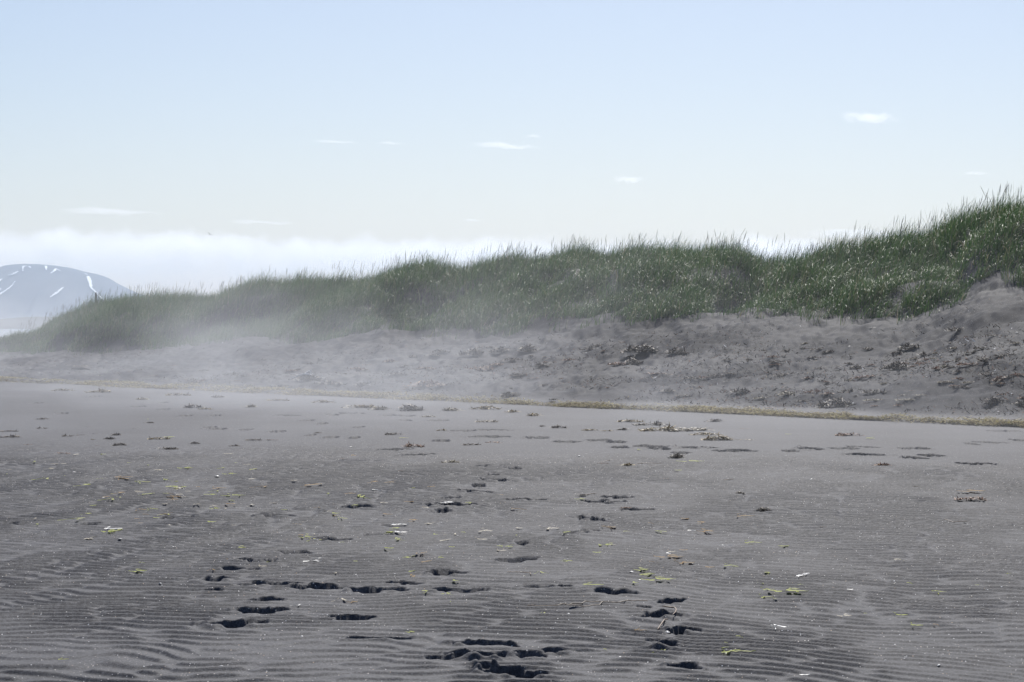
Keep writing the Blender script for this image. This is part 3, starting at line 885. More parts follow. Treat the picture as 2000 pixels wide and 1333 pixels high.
# the wrack line itself
tt = rng.random(80000)
uu = np.interp(tt, [0, 1], [-0.33, 0.31])
Ds = line_dist(0, uu)
wid = 0.5 + 1.7 * (1 - sstep(-0.2, 0.05, uu))
offn = rng.normal(0.25, 0.36, len(uu)) * wid * (0.75 + 1.1 * fbm(uu * 60, uu * 13 + 4, 2, 3))
xx = uu * (Ds + offn); yy = Ds + offn
dens = fbm(xx * 0.5, yy * 0.9, 1, 3)
k = rng.random(len(uu)) < np.clip(0.55 + 2.3 * dens, 0.2, 1)
xx, yy = xx[k], yy[k]
N = len(xx)
V, Q = blades(np.stack([xx, yy, gz(xx, yy) + rng.uniform(0, 0.05, N)], -1), rng.uniform(0, 6.28, N), rng.uniform(0.03, 0.11, N),
              rng.uniform(0.01, 0.028, N), rng.uniform(1.2, 1.56, N), rng.uniform(-0.3, 0.3, N), 3, twist=rng.uniform(0, 6.28, N), taper=4)
V[:, 2] = np.maximum(V[:, 2], np.repeat(gz(xx, yy), 8) + 0.002)
wo = mesh_np("wrack_line", V, Q, M_WRACK)
tag(wo, "pale yellow line of dried weed litter left by the tide across the beach", "seaweed", kind="stuff")

# fine litter of the upper beach: crumbs of weed, shell and stalk
N = 34000
uu = rng.uniform(-0.30, 0.31, N); Ds, Dt, Dc, zt, zc = profile(uu)
f = rng.beta(1.3, 1.8, N)
dd = Ds + 1.0 + f * (Dt - Ds - 2.0)
xx = uu * dd; yy = dd
k = (fbm(xx * 0.4 + 8, yy * 0.4, 4, 3) > -0.10) & (rng.random(N) < 0.35 + 1.6 * (uu + 0.3))
xx, yy = xx[k], yy[k]; N = len(xx)
V, Q = blades(np.stack([xx, yy, gz(xx, yy) + 0.005], -1), rng.uniform(0, 6.28, N), rng.uniform(0.03, 0.13, N), rng.uniform(0.008, 0.028, N),
              rng.uniform(0.9, 1.5, N), rng.uniform(-0.2, 0.6, N), 2, twist=rng.uniform(0, 6.28, N), taper=4)
M_LITTER = island_mat("beach_litter", [(0, (0.02, 0.014, 0.01)), (0.55, (0.05, 0.028, 0.016)), (0.72, (0.13, 0.05, 0.025)), (0.9, (0.2, 0.15, 0.09)), (0.975, (0.55, 0.55, 0.57))], 0.8, 0.0, 0.1, interp='CONSTANT')
lo = mesh_np("beach_litter", V, Q, M_LITTER)
tag(lo, "fine crumbs of dried weed and shell strewn over the upper beach", "litter", kind="stuff")


# small coloured scraps of weed on the ripples
def scrap_variant(seed, n, curl):
    r = np.random.default_rng(seed)
    V = []; Q = []
    for s in range(n):
        K_ = 9
        p = np.array([r.uniform(-0.35, 0.1), r.uniform(-0.12, 0.12)]); a = r.normal(0.0, 0.5)
        w = r.uniform(0.03, 0.09)
        pts = []
        for i in range(K_):
            pts.append(p.copy()); a += r.normal(0, curl); p = p + np.array([math.cos(a), math.sin(a)]) * 0.09
        b0 = len(V)
        for i, c in enumerate(pts):
            ww = w * (0.4 + 0.8 * r.random()) * (1 - (i / (K_ - 1)) ** 3 * 0.8)
            h = 0.10 + 0.03 * r.random()
            V += [(c[0], c[1] - ww, h * 0.85), (c[0], c[1], h), (c[0], c[1] + ww, h * 0.9)]
        for i in range(K_ - 1):
            a0 = b0 + 3 * i
            Q += [[a0, a0 + 1, a0 + 4, a0 + 3], [a0 + 1, a0 + 2, a0 + 5, a0 + 4]]
    me = bpy.data.meshes.new("weed_scrap"); me.from_pydata(V, [], Q); me.update()
    return me


SV = [scrap_variant(300 + i, 1 + i % 4, 0.35 + 0.1 * (i % 3)) for i in range(9)]


def put_scrap(px, py, w, mat, label, group=None, name="weed_scrap", tilt=None, cat="weed scrap"):
    X, D, Z = base_pt(px, py)
    s = w * (1.5 if w < 25 else 1.25) * D / F
    o = bpy.data.objects.new(name, with_mat(random.choice(SV), mat)); C.objects.link(o)
    o.location = (X, D, float(H(np.array([X]), np.array([D]))[0]) + 0.003)
    o.rotation_euler = (0, 0, tilt if tilt is not None else random.uniform(-0.5, 0.5))
    o.scale = (s, s * random.uniform(2.2, 4.0) * (0.45 if w > 24 else 1.0), min(s, 0.12))
    return tag(o, label, cat, group)


Lm, Am, Wh = M_LIME, M_AMBER, M_WHITE
SCR = [(1430, 1287, 52, Lm, "long bright lime weed strip low down right of the footprint trail"),
       (1443, 1253, 9, Lm, "small lime weed blob above and right of the long lime strip"),
       (1416, 1259, 12, Lm, "pale lime weed scrap above the long lime strip"),
       (1298, 1275, 14, Lm, "lime weed sliver beside a deep footprint of the right trail"),
       (1182, 1274, 6, Lm, "tiny upright lime weed fleck left of the right trail"),
       (1260, 1131, 36, Lm, "slanting lime weed strand over a small white shell"),
       (1285, 1141, 44, Lm, "lime weed strand right below the slanting one"),
       (1238, 1144, 14, Lm, "small curled lime weed bit left of the two long strands"),
       (1140, 1151, 50, Lm, "long thin pale green weed strand left of a dark footprint"),
       (1540, 1166, 50, Lm, "white-green matted weed strip on the ripples at right"),
       (1494, 1174, 16, Lm, "forked lime weed bit below and left of the matted strip"),
       (1511, 1178, 8, Lm, "tiny lime weed bit beside the forked one"),
       (1562, 1145, 8, Lm, "small lime weed star above the matted strip"),
       (1493, 1145, 8, Lm, "small lime weed curl above and left of the matted strip"),
       (1432, 1112, 12, Lm, "lime weed scrap alone on the ripples right of centre"),
       (1162, 1084, 16, Lm, "bright lime weed blob right of centre above the ripples' bend"),
       (1522, 1072, 26, Lm, "lime weed scrap with a dark end at right"),
       (1465, 1065, 22, Lm, "thin lime weed strand left of the scrap with a dark end"),
       (1280, 1043, 14, Lm, "lime weed tuft left of an amber one"),
       (1377, 1044, 18, Am, "amber green weed tuft right of a white shell"),
       (1370, 1027, 16, Am, "amber weed sliver above the amber green tuft"),
       (1450, 1016, 22, Am, "amber weed sliver under the small round black ball"),
       (1330, 1017, 16, Am, "faint amber weed sliver left of the other two"),
       (1307, 1094, 38, Am, "long thin amber weed strip below a white shell fragment"),
       (1331, 1080, 16, Am, "short amber weed strip right of the white shell fragment"),
       (1337, 1107, 22, Am, "amber lime weed strip under the long thin amber one"),
       (1380, 1113, 18, Am, "faint amber weed strip left of a lime scrap"),
       (1240, 1243, 30, Am, "amber weed curl left of the shiny shell near the trail"),
       (1822, 1160, 20, Lm, "curled lime weed bit with a brown spot at right"),
       (1907, 1147, 9, Lm, "small lime weed fleck near the right edge"),
       (1755, 1210, 22, Lm, "lime weed scrap on the lower ripples at right"),
       (1782, 1234, 24, Lm, "forked lime weed piece low at right"),
       (1825, 1228, 20, Am, "thin amber weed curve right of the forked lime piece"),
       (1688, 1207, 8, Lm, "tiny lime weed fleck left of the lower ripples' scraps"),
       (1755, 1100, 14, S_, "faint straw weed smear on the ripples at right"),
       (1650, 1209, 16, S_, "faint brown weed patch on the lower ripples"),
       (1970, 1124, 8, Lm, "tiny lime fleck at the right edge"),
       (662, 1016, 14, Lm, "bright lime weed blob left of centre"),
       (648, 1010, 18, Lm, "pale lime weed curl just above the bright lime blob"),
       (750, 1009, 28, Am, "amber lime weed tangle left of centre"),
       (610, 1056, 20, Lm, "lime weed bits beside clods of a footprint"),
       (778, 1060, 14, Lm, "bright lime weed blob near a white strand"),
       (848, 1048, 12, Lm, "small lime weed blob right of a white strand"),
       (977, 1071, 12, Lm, "small lime blob left of a footprint in mid picture"),
       (830, 1165, 12, Lm, "lime weed blob beside a long black footprint"),
       (879, 1184, 8, Lm, "lime fleck with a white shell mid picture"),
       (801, 1238, 10, Lm, "short lime weed sliver above the widest footprint"),
       (856, 1093, 12, Lm, "short lime weed sliver left of centre on the ripples"),
       (1062, 1202, 13, Lm, "short bright lime strip under the rusty strands"),
       (1008, 1054, 12, Lm, "lime weed sliver above a churned footprint"),
       (113, 1299, 26, Lm, "forked lime weed piece at lower left"),
       (467, 1073, 14, Lm, "lime weed tuft left of centre on the ripples"),
       (640, 970, 16, Lm, "lime sliver on the first ripples left of centre"),
       (730, 946, 14, Am, "amber scrap on the smooth sand left of the small prints"),
       (835, 954, 16, Am, "amber scrap with a white shell left of the small prints"),
       (790, 984, 30, Am, "amber weed beside a white shell left of centre"),
       (680, 972, 14, Am, "small amber weed scrap above a thin black footprint"),
       (1000, 1001, 24, Am, "amber weed strip under the long thin footprint mid picture"),
       (1348, 905, 34, Lm, "flat pale lime strip beside the bushy purple clump"),
       (1322, 924, 14, Lm, "pale lime scrap below the bushy purple clump"),
       (1248, 881, 8, Lm, "tiny lime fleck among shallow footprints"),
       (1692, 858, 18, Lm, "lime weed blade beside the spreading reddish clump"),
       (330, 856, 26, Lm, "straight lime weed blade on the olive strip at left"),
       (288, 820, 8, Lm, "tiny lime fleck in the mist at left"),
       (785, 858, 12, Lm, "lime scrap under a dark clump mid left"),
       (1535, 850, 12, Lm, "small lime fleck under the wrack line at right"),
       (1897, 966, 36, Am, "amber weed blade above the spiky brown clump at right"),
       (100, 909, 36, S_, "pale straw weed patch on the ripples at far left"),
       (410, 970, 30, Lm, "lime weed twist among the ripples left of centre"),
       (425, 962, 10, Lm, "bright lime blob above the lime weed twist"),
       (455, 974, 30, Lm, "loose lime weed bits right of the lime twist"),
       (337, 955, 24, Lm, "lime weed chain left of the lime twist"),
       (265, 945, 20, Lm, "lime weed scrap right of an amber smear at left"),
       (225, 940, 44, Am, "amber weed smear among the ripples at left"),
       (98, 918, 12, Lm, "bright lime weed bit left on the first ripples"),
       (248, 906, 9, Lm, "small lime weed bit at left on the first ripples"),
       (288, 912, 12, Lm, "slanting lime weed bit at left on the first ripples"),
       (280, 1009, 26, Am, "amber weed strip above the pale left footprint"),
       (290, 1002, 16, Lm, "lime bits above an amber strip at left")]
for (px, py, w, mt_, lab) in SCR:
    put_scrap(px, py, w, mt_, lab, "scraps of weed on the sand")
for _ in range(170):
    if r.random() < 0.6: px, py = r.gauss(330, 230), r.gauss(965, 45)
    else: px, py = r.gauss(950, 350), r.gauss(1070, 60)
    if px < -20 or px > 1980 or py < 885 or py > 1290: continue
    mt_ = r.choice((Lm, Lm, Am, S_))
    nm = {Lm.name: "lime green", Am.name: "amber", S_.name: "pale straw"}[mt_.name]
    sz = r.uniform(7, 19)
    a_ = ("at far left", "left of the footprints", "among the left footprints", "mid picture", "near the right footprint trail", "at right", "near the right edge")[
        sum(px > t for t in (180, 390, 800, 1150, 1400, 1700))]
    b_ = "where the ripples begin" if py < 950 else "on the upper ripples" if py < 1010 else "on the middle ripples" if py < 1110 else "on the lower ripples"
    lab = f"{'tiny' if sz < 11 else 'small'} {nm} weed scrap {b_} {a_}"
    put_scrap(px, py, sz, mt_, lab, lab)


# shells and bleached bits
def shell_mesh(seed):
    r = np.random.default_rng(seed)
    V = []; Q = []
    nr_, na = 5, 14
    for i in range(nr_):
        t = i / (nr_ - 1)
        for j in range(na):
            a = 2 * math.pi * j / na
            rr = t * (0.5 + 0.05 * math.cos(3 * a + seed) + (0.03 if j % 2 else 0))
            V.append((rr * math.cos(a), rr * 0.72 * math.sin(a) - 0.1 * t, 0.20 * (1 - t * t) + 0.02))
    for i in range(nr_ - 1):
        for j in range(na):
            Q.append([i * na + j, i * na + (j + 1) % na, (i + 1) * na + (j + 1) % na, (i + 1) * na + j])
    me = bpy.data.meshes.new("shell"); me.from_pydata(V, [], Q); me.update(); me.materials.append(M_WHITE)
    for p in me.polygons: p.use_smooth = True
    return me


SH = [shell_mesh(i) for i in range(4)]


def put_shell(px, py, w, label, group):
    X, D, Z = base_pt(px, py)
    s = w * D / F
    o = bpy.data.objects.new("shell", random.choice(SH)); C.objects.link(o)
    o.location = (X, D, float(H(np.array([X]), np.array([D]))[0]))
    o.rotation_euler = (random.uniform(-.2, .5), random.uniform(-.2, .2), random.uniform(0, 6.28))
    o.scale = (s, s, s)
    return tag(o, label, "shell", group)


SHL = [(1303, 1239, 13, "shiny white shell beside the footprint trail at right of centre"), (1234, 1125, 8, "white oval shell above the slanting lime strand"),
       (1250, 1136, 8, "white shell under the slanting lime strand"), (1110, 1207, 8, "small dark-sided white shell left of the trail"),
       (1211, 1290, 7, "dark-sided white shell low, left of the deepest footprint"), (1605, 942, 9, "white shell on smooth sand right of centre"),
       (1585, 940, 7, "white shell sliver left of another on smooth sand"), (1985, 950, 5, "white pebble shell close to the right edge"),
       (1840, 1060, 9, "grey mussel shell on the ripples at right"), (1835, 1304, 9, "white broken shell low at right"),
       (1608, 1303, 7, "blue-grey mussel shell low at right"), (1769, 1287, 6, "white shell on the low ripples at right"),
       (1730, 1291, 6, "dark mussel shell left of a white one low at right"), (107, 1311, 5, "bright white shell under the forked lime weed at lower left"),
       (312, 1147, 7, "white shell on the ripples at left"), (432, 1312, 7, "white shell low at left"), (338, 1074, 11, "pale shell with a dark tip at left"),
       (234, 1058, 8, "white shell flake in the left ripples"), (589, 1249, 7, "white shell chip left of the widest footprint"),
       (1801, 825, 7, "round white pebble on the wrack line at right"), (1963, 831, 8, "white shell on the wrack line near the right edge"),
       (1508, 809, 8, "white shell at the start of the darker sand right of centre"), (144, 925, 9, "white curled shell on the ripples at left"),
       (243, 932, 8, "white shell sliver right of the curled one at left"), (425, 934, 12, "thin white razor shell left of centre"),
       (497, 943, 6, "white-topped shell left of centre"), (201, 976, 8, "slanting white shell on the ripples at far left"),
       (684, 876, 10, "white oval shell on smooth sand left of centre"), (1131, 894, 7, "white flat shell among the centre footprints"),
       (1659, 677, 5, "white pebble in the drifted sand at right"), (1986, 651, 5, "white pebble by the right edge below the dune")]
for (px, py, w, lab) in SHL:
    put_shell(px, py, w, lab, "shells on the sand")
BL = [(205, 1040, 42, "long bleached weed strand on the ripples at left"), (775, 1030, 26, "white bleached strand beside a footprint"),
      (773, 1045, 34, "white bleached strand below a footprint left of centre"), (603, 1101, 20, "small bleached strand left of centre"),
      (694, 1126, 9, "white bleached chip above the row of footprints"), (1345, 1040, 34, "bright white bleached scrap above an amber tuft"),
      (1303, 1088, 20, "white bleached scrap above the long amber strip"), (1411, 1068, 13, "bleached scrap right of centre"),
      (1509, 1227, 20, "bleached curved strand on lower ripples at right"), (1563, 1131, 17, "bent white strand on the ripples at right"),
      (1659, 1156, 12, "short slanting white strand at right"), 
      (1563, 1332, 26, "white bent strand at the lower border"), (1704, 642, 14, "white curved strand below the grass at right"),
      (430, 715, 9, "white chip in the mist at left"), (586, 1187, 8, "white chip near a footprint left of centre"),
      (870, 985, 16, "white shell-like strand beside footprints mid picture"), (728, 961, 20, "white lime strand left of the small prints"),
      (1290, 1256, 0, "")]
for (px, py, w, lab) in BL:
    if w: put_scrap(px, py, w, Wh, lab, "bleached strands on the sand", "bleached_strand", cat="strand")


# tubes: driftwood, stalks, cords
def tube(pts, rad, seg=7):
    pts = [Vector(p) for p in pts]
    V = []; Q = []
    for i, p in enumerate(pts):
        d = (pts[min(i + 1, len(pts) - 1)] - pts[max(i - 1, 0)]).normalized()
        a = d.cross(Vector((0, 0, 1)));
        if a.length < 1e-3: a = Vector((1, 0, 0))
        a.normalize(); b_ = d.cross(a)
        for j in range(seg):
            t = 2 * math.pi * j / seg
            V.append(tuple(p + (a * math.cos(t) + b_ * math.sin(t)) * rad[i]))
    for i in range(len(pts) - 1):
        for j in range(seg):
            Q.append([i * seg + j, i * seg + (j + 1) % seg, (i + 1) * seg + (j + 1) % seg, (i + 1) * seg + j])
    return V, Q


def on_ground(pl, lift=0.004):
    res = []
    for (px, py) in pl:
        X, D, Z = base_pt(px, py)
        res.append((X, D, float(H(np.array([X]), np.array([D]))[0]) + lift))
    return res


# the bleached driftwood root: a body with branches
X, D, Z = base_pt(600, 744)
k = D / F
Vd = []; Qd = []
bx = [[(-30, 0), (-16, 6), (-4, 9), (4, 14), (10, 17)], [(-4, 9), (6, 8), (14, 4), (26, 2), (38, 1)], [(4, 14), (9, 11), (13, 8)], [(-16, 6), (-22, 9), (-26, 10)], [(26, 2), (30, 5), (31, 8)]]
rr = [[1.2, 2.2, 3.2, 2.6, 0.8], [3.0, 2.6, 2.0, 1.4, 0.6], [2, 1.4, .6], [1.6, 1, .4], [1.2, .8, .4]]
for b_, r_ in zip(bx, rr):
    fine_pts = [(X + a * k, D - 0.15 + 0.02 * i, Z + 0.05 + c * k) for i, (a, c) in enumerate(b_)]
    v, q = tube(fine_pts, [t * k * 0.8 for t in r_])
    Qd += [[i + len(Vd) for i in f] for f in q]; Vd += v
dw = mesh_np("driftwood", Vd, Qd, M_WHITE)
tag(dw, "bleached white forked driftwood lying on a dark seaweed mound", "driftwood")

# half-buried grey rock with pale weed at left
m, nt, b, out = new_mat("dark_boulder")
geo = nt.nodes.new("ShaderNodeNewGeometry")
n1 = noise(nt, 6, 5, 0.6, geo.outputs["Position"])
rk = ramp(nt, [(0.3, (0.03, 0.028, 0.03)), (0.7, (0.08, 0.072, 0.068))], n1.outputs[0])
nt.links.new(rk.outputs[0], b.inputs["Base Color"]); b.inputs["Roughness"].default_value = 0.85
X, D, Z = base_pt(158, 722)
sx_ = 38 * D / F / 2
Vr = []; Qr = []
for i in range(9):
    for j in range(24):
        a = 2 * math.pi * j / 24; t = i / 8 * math.pi / 2
        n = 1 + 0.35 * float(vnoise(np.array([math.cos(a) * 2 + i * .3]), np.array([math.sin(a) * 2 + 5.0]), 2)[0])
        Vr.append((sx_ * math.cos(t) * math.cos(a) * n, sx_ * 0.7 * math.cos(t) * math.sin(a) * n, sx_ * 0.36 * math.sin(t) * n - 0.03))
for i in range(8):
    for j in range(24):
        Qr.append([i * 24 + j, i * 24 + (j + 1) % 24, (i + 1) * 24 + (j + 1) % 24, (i + 1) * 24 + j])
bo = mesh_np("boulder", Vr, Qr, m, loc=(X, D, Z))
tag(bo, "low dark boulder topped with pale weed, in the mist at left", "rock")
w_ = put_weed(162, 717, 36, 'thin', M_STRAW, "pale dried weed draped over the low dark boulder at left")
w_.location = (X, D - 0.1, Z + sx_ * 0.33)

v, q = tube(on_ground([(1294, 1200), (1300, 1201), (1310, 1202), (1318, 1203), (1321, 1207), (1320, 1212), (1314, 1215)], 0.03), [.002, .004, .0045, .0045, .0045, .004, .002])
o = mesh_np("kelp_stalk", v, q, M_CORD)
tag(o, "pale brown hooked kelp stalk lying across a churned footprint", "seaweed")
v, q = tube(on_ground([(1285, 1238), (1290, 1231), (1298, 1223), (1304, 1217)], 0.01), [.003, .004, .004, .003])
o = mesh_np("kelp_stalk", v, q, M_CORD)
tag(o, "straight thin brown stalk below the hooked one in the footprint trail", "seaweed")
for pl, lab in (([(1030, 1189), (1060, 1188), (1090, 1187), (1130, 1186), (1170, 1183), (1205, 1180)], "rusty long weed cord, lower of the two under the dark footprints"),
                ([(1112, 1192), (1135, 1192), (1165, 1187), (1200, 1182), (1240, 1176), (1270, 1174)], "rusty long weed cord ending at a lime tip right of centre"),
                ([(990, 1125), (1000, 1123), (1015, 1123), (1030, 1125), (1038, 1127)], "thin curved rusty weed cord mid picture")):
    pl2 = []
    for a_, b_ in zip(pl[:-1], pl[1:]):
        for t in np.linspace(0, 1, 6, endpoint=False):
            pl2.append((a_[0] + (b_[0] - a_[0]) * t, a_[1] + (b_[1] - a_[1]) * t + random.uniform(-.7, .7)))
    v, q = tube(on_ground(pl2, 0.006), [0.0026] * len(pl2))
    o = mesh_np("seaweed_strand", v, q, M_CORD); tag(o, lab, "seaweed")
for pl, lab in (([(1845, 1020), (1862, 1023), (1889, 1025)], "thin pale stalk beside the ripples at right"),
                ([(1167, 909), (1185, 903), (1207, 899)], "thin pale stalk among weed clumps right of centre"),
                ([(1243, 908), (1262, 907), (1292, 908)], "thin amber stalk joining two small weed clumps"),
                ([(1142, 970), (1155, 969), (1166, 967)], "thin amber stalk beside a dark weed scrap"),
                ([(1415, 942), (1424, 941), (1433, 940)], "thin amber stalk beside the tiny red scrap")):
    v, q = tube(on_ground(pl, 0.01), [0.003, .0035, .002]); o = mesh_np("seaweed_stalk", v, q, M_CORD); tag(o, lab, "seaweed")

# fence post on the dune
u = px2u(187.5); Ds, Dt, Dc, zt, zc = profile(np.array([u]))
dpt = float(Dc[0]) + 0.5
xb = u * dpt; zb = float(gz(np.array([xb]), np.array([dpt]))[0])
ztop = CAM_H + (HOR - 571.5) * dpt / F
m, nt, b, out = new_mat("weathered_post")
b.inputs["Base Color"].default_value = (0.04, 0.036, 0.036, 1); b.inputs["Roughness"].default_value = 0.8
hw = 0.035
V = []
for zz, s in ((zb - 0.3, 1.05), (ztop - 0.02, 1.0), (ztop, 0.75)):
    V += [(xb - hw * s, dpt - hw * s, zz), (xb + hw * s, dpt - hw * s, zz), (xb + hw * s, dpt + hw * s, zz), (xb - hw * s, dpt + hw * s, zz)]
Q = [[i * 4 + j, i * 4 + (j + 1) % 4, (i + 1) * 4 + (j + 1) % 4, (i + 1) * 4 + j] for i in range(2) for j in range(4)] + [[8, 9, 10, 11]]
po = mesh_np("fence_post", V, Q, m, smooth=False)
tag(po, "lone dark wooden post standing on the dune crest before the mountain", "post")

# gull
bd = 420.0
bxp = px2u(410) * bd; bz = CAM_H + (HOR - 458.5) * bd / F
m, nt, b, out = new_mat("gull_feathers")
b.inputs["Base Color"].default_value = (0.10, 0.10, 0.11, 1); b.inputs["Roughness"].default_value = 0.7
V = []; Q = []
prof_b = [(-0.26, .015, .02), (-0.16, .05, .05), (0, .075, .07), (0.14, .05, .055), (0.2, .045, .045), (0.26, .03, .03), (0.33, .006, .008)]
for (xx_, ry, rz) in prof_b:
    for j in range(8):
        a = 2 * math.pi * j / 8
        V.append((xx_, ry * math.cos(a), rz * math.sin(a)))
for i in range(len(prof_b) - 1):
    for j in range(8): Q.append([i * 8 + j, i * 8 + (j + 1) % 8, i * 8 + 8 + (j + 1) % 8, i * 8 + 8 + j])
for s in (-1, 1):
    b0 = len(V)
    for (yy_, xf, xb_, zz_) in ((0.03, .10, -.08, .03), (.25, .13, -.05, .16), (.42, .08, -.06, .20), (.62, -.02, -.08, .15)):
        V += [(xf, s * yy_, zz_), (xb_, s * yy_, zz_ - 0.01), (xb_, s * yy_, zz_ - 0.02), (xf, s * yy_, zz_ - 0.02)]
    for i in range(3):
        for j in range(4): Q.append([b0 + i * 4 + j, b0 + i * 4 + (j + 1) % 4, b0 + i * 4 + 4 + (j + 1) % 4, b0 + i * 4 + 4 + j])
gu = mesh_np("gull", V, Q, m, loc=(bxp, bd, bz))
gu.rotation_euler = (math.radians(30), math.radians(-10), math.radians(75))
tag(gu, "small dark gull flying before the cloud bank above the dune", "bird")


# ------------------------------------------------------------------ clouds (real volumes, beyond the haze)
def vol_mat(name, dens, aniso=0.4, col=(1, 1, 1)):
    m = bpy.data.materials.new(name); m.use_nodes = True
    nt = m.node_tree; nt.nodes.remove(nt.nodes["Principled BSDF"])
    v = nt.nodes.new("ShaderNodeVolumePrincipled")
    v.inputs["Color"].default_value = (*col, 1); v.inputs["Density"].default_value = dens
    v.inputs["Anisotropy"].default_value = aniso
    nt.links.new(v.outputs[0], nt.nodes["Material Output"].inputs["Volume"])
    return m, nt, v


CD = 11500.0


def cloud_nodes(name, dens, bank=False):
    """soft-edged cloud: density falls off from the middle of the body and is broken up by noise"""
    m, nt, v = vol_mat(name, dens, 0.45)
    tc = nt.nodes.new("ShaderNodeTexCoord"); oc = tc.outputs["Object"]
    sp = nt.nodes.new("ShaderNodeSeparateXYZ"); nt.links.new(oc, sp.inputs[0])
    oi = nt.nodes.new("ShaderNodeObjectInfo")
    cb = nt.nodes.new("ShaderNodeCombineXYZ"); nt.links.new(math_n(nt, 'MULTIPLY', oi.outputs["Random"], 50.0), cb.inputs[1])
    ad = nt.nodes.new("ShaderNodeVectorMath"); ad.operation = 'ADD'; nt.links.new(oc, ad.inputs[0]); nt.links.new(cb.outputs[0], ad.inputs[1])
    mp = nt.nodes.new("ShaderNodeMapping"); nt.links.new(ad.outputs[0], mp.inputs[0])
    if not bank:
        mp.inputs["Scale"].default_value = (2.6, 0.4, 1.0)
        n = noise(nt, 1.0, 4, 0.6, mp.outputs[0])
        nn = math_n(nt, 'SUBTRACT', n.outputs[0], 0.5)
        z = math_n(nt, 'ADD', sp.outputs[2], math_n(nt, 'MULTIPLY', nn, 2.6))
        z = math_n(nt, 'MULTIPLY', z, math_n(nt, 'ADD', 1.35, math_n(nt, 'MULTIPLY', sp.outputs[0], 0.7)))
        r2 = math_n(nt, 'ADD', math_n(nt, 'MULTIPLY', z, z), math_n(nt, 'MULTIPLY', sp.outputs[0], sp.outputs[0]))
        r2 = math_n(nt, 'ADD', r2, math_n(nt, 'MULTIPLY', sp.outputs[1], sp.outputs[1]))
        f = math_n(nt, 'MAXIMUM', math_n(nt, 'SUBTRACT', 1.0, math_n(nt, 'MULTIPLY', r2, 1.15)), 0.0)
        f = math_n(nt, 'POWER', f, 1.5)
    else:
        mp.inputs["Scale"].default_value = (24.0, 1.0, 1.3)
        n = noise(nt, 1.0, 6, 0.62, mp.outputs[0])
        mp2 = nt.nodes.new("ShaderNodeMapping"); mp2.inputs["Scale"].default_value = (5.0, 0.3, 0.05); nt.links.new(oc, mp2.inputs[0])
        n2 = noise(nt, 1.0, 2, 0.5, mp2.outputs[0])
        lean = math_n(nt, 'MULTIPLY', sp.outputs[0], -0.2)
        topz = math_n(nt, 'ADD', math_n(nt, 'ADD', math_n(nt, 'MULTIPLY', n2.outputs[0], 0.55), 0.27), lean)
        topz = math_n(nt, 'ADD', topz, math_n(nt, 'MULTIPLY', math_n(nt, 'SUBTRACT', n.outputs[0], 0.5), 0.9))
        f1 = math_n(nt, 'MULTIPLY', math_n(nt, 'SUBTRACT', topz, sp.outputs[2]), 4.0, True)
        # the base thins out downwards
        f2 = math_n(nt, 'MULTIPLY', math_n(nt, 'ADD', sp.outputs[2], 0.75), 0.9, True)
        f = math_n(nt, 'MULTIPLY', f1, math_n(nt, 'MULTIPLY', f2, f2))
        f = math_n(nt, 'MULTIPLY', f, math_n(nt, 'MULTIPLY', math_n(nt, 'POWER', n.outputs[0], 2.0), 4.0))
    nt.links.new(math_n(nt, 'MULTIPLY', f, dens), v.inputs["Density"])
    m.cycles.volume_step_rate = 0.25 if bank else 0.5
    return m


def cloud_body(name, x0, y0, x1, y1, hh, D, depth, mat):
    """closed domain whose long axis runs between two image points at distance D"""
    V = [(a, b, c) for c in (-1, 1) for a, b in ((-1, -1), (1, -1), (1, 1), (-1, 1))]
    Q = [[0, 3, 2, 1], [4, 5, 6, 7], [0, 1, 5, 4], [1, 2, 6, 5], [2, 3, 7, 6], [3, 0, 4, 7]]
    o = mesh_np(name, V, Q, mat, smooth=False)
    o.location = ((x0 + x1 - 2000) / 2 / F * D, D, CAM_H + (HOR - (y0 + y1) / 2) * D / F)
    o.scale = (math.hypot(x1 - x0, y1 - y0) / 2 * D / F, depth, hh * D / F)
    o.rotation_euler = (0, math.atan2(y1 - y0, x1 - x0), 0)
    return o


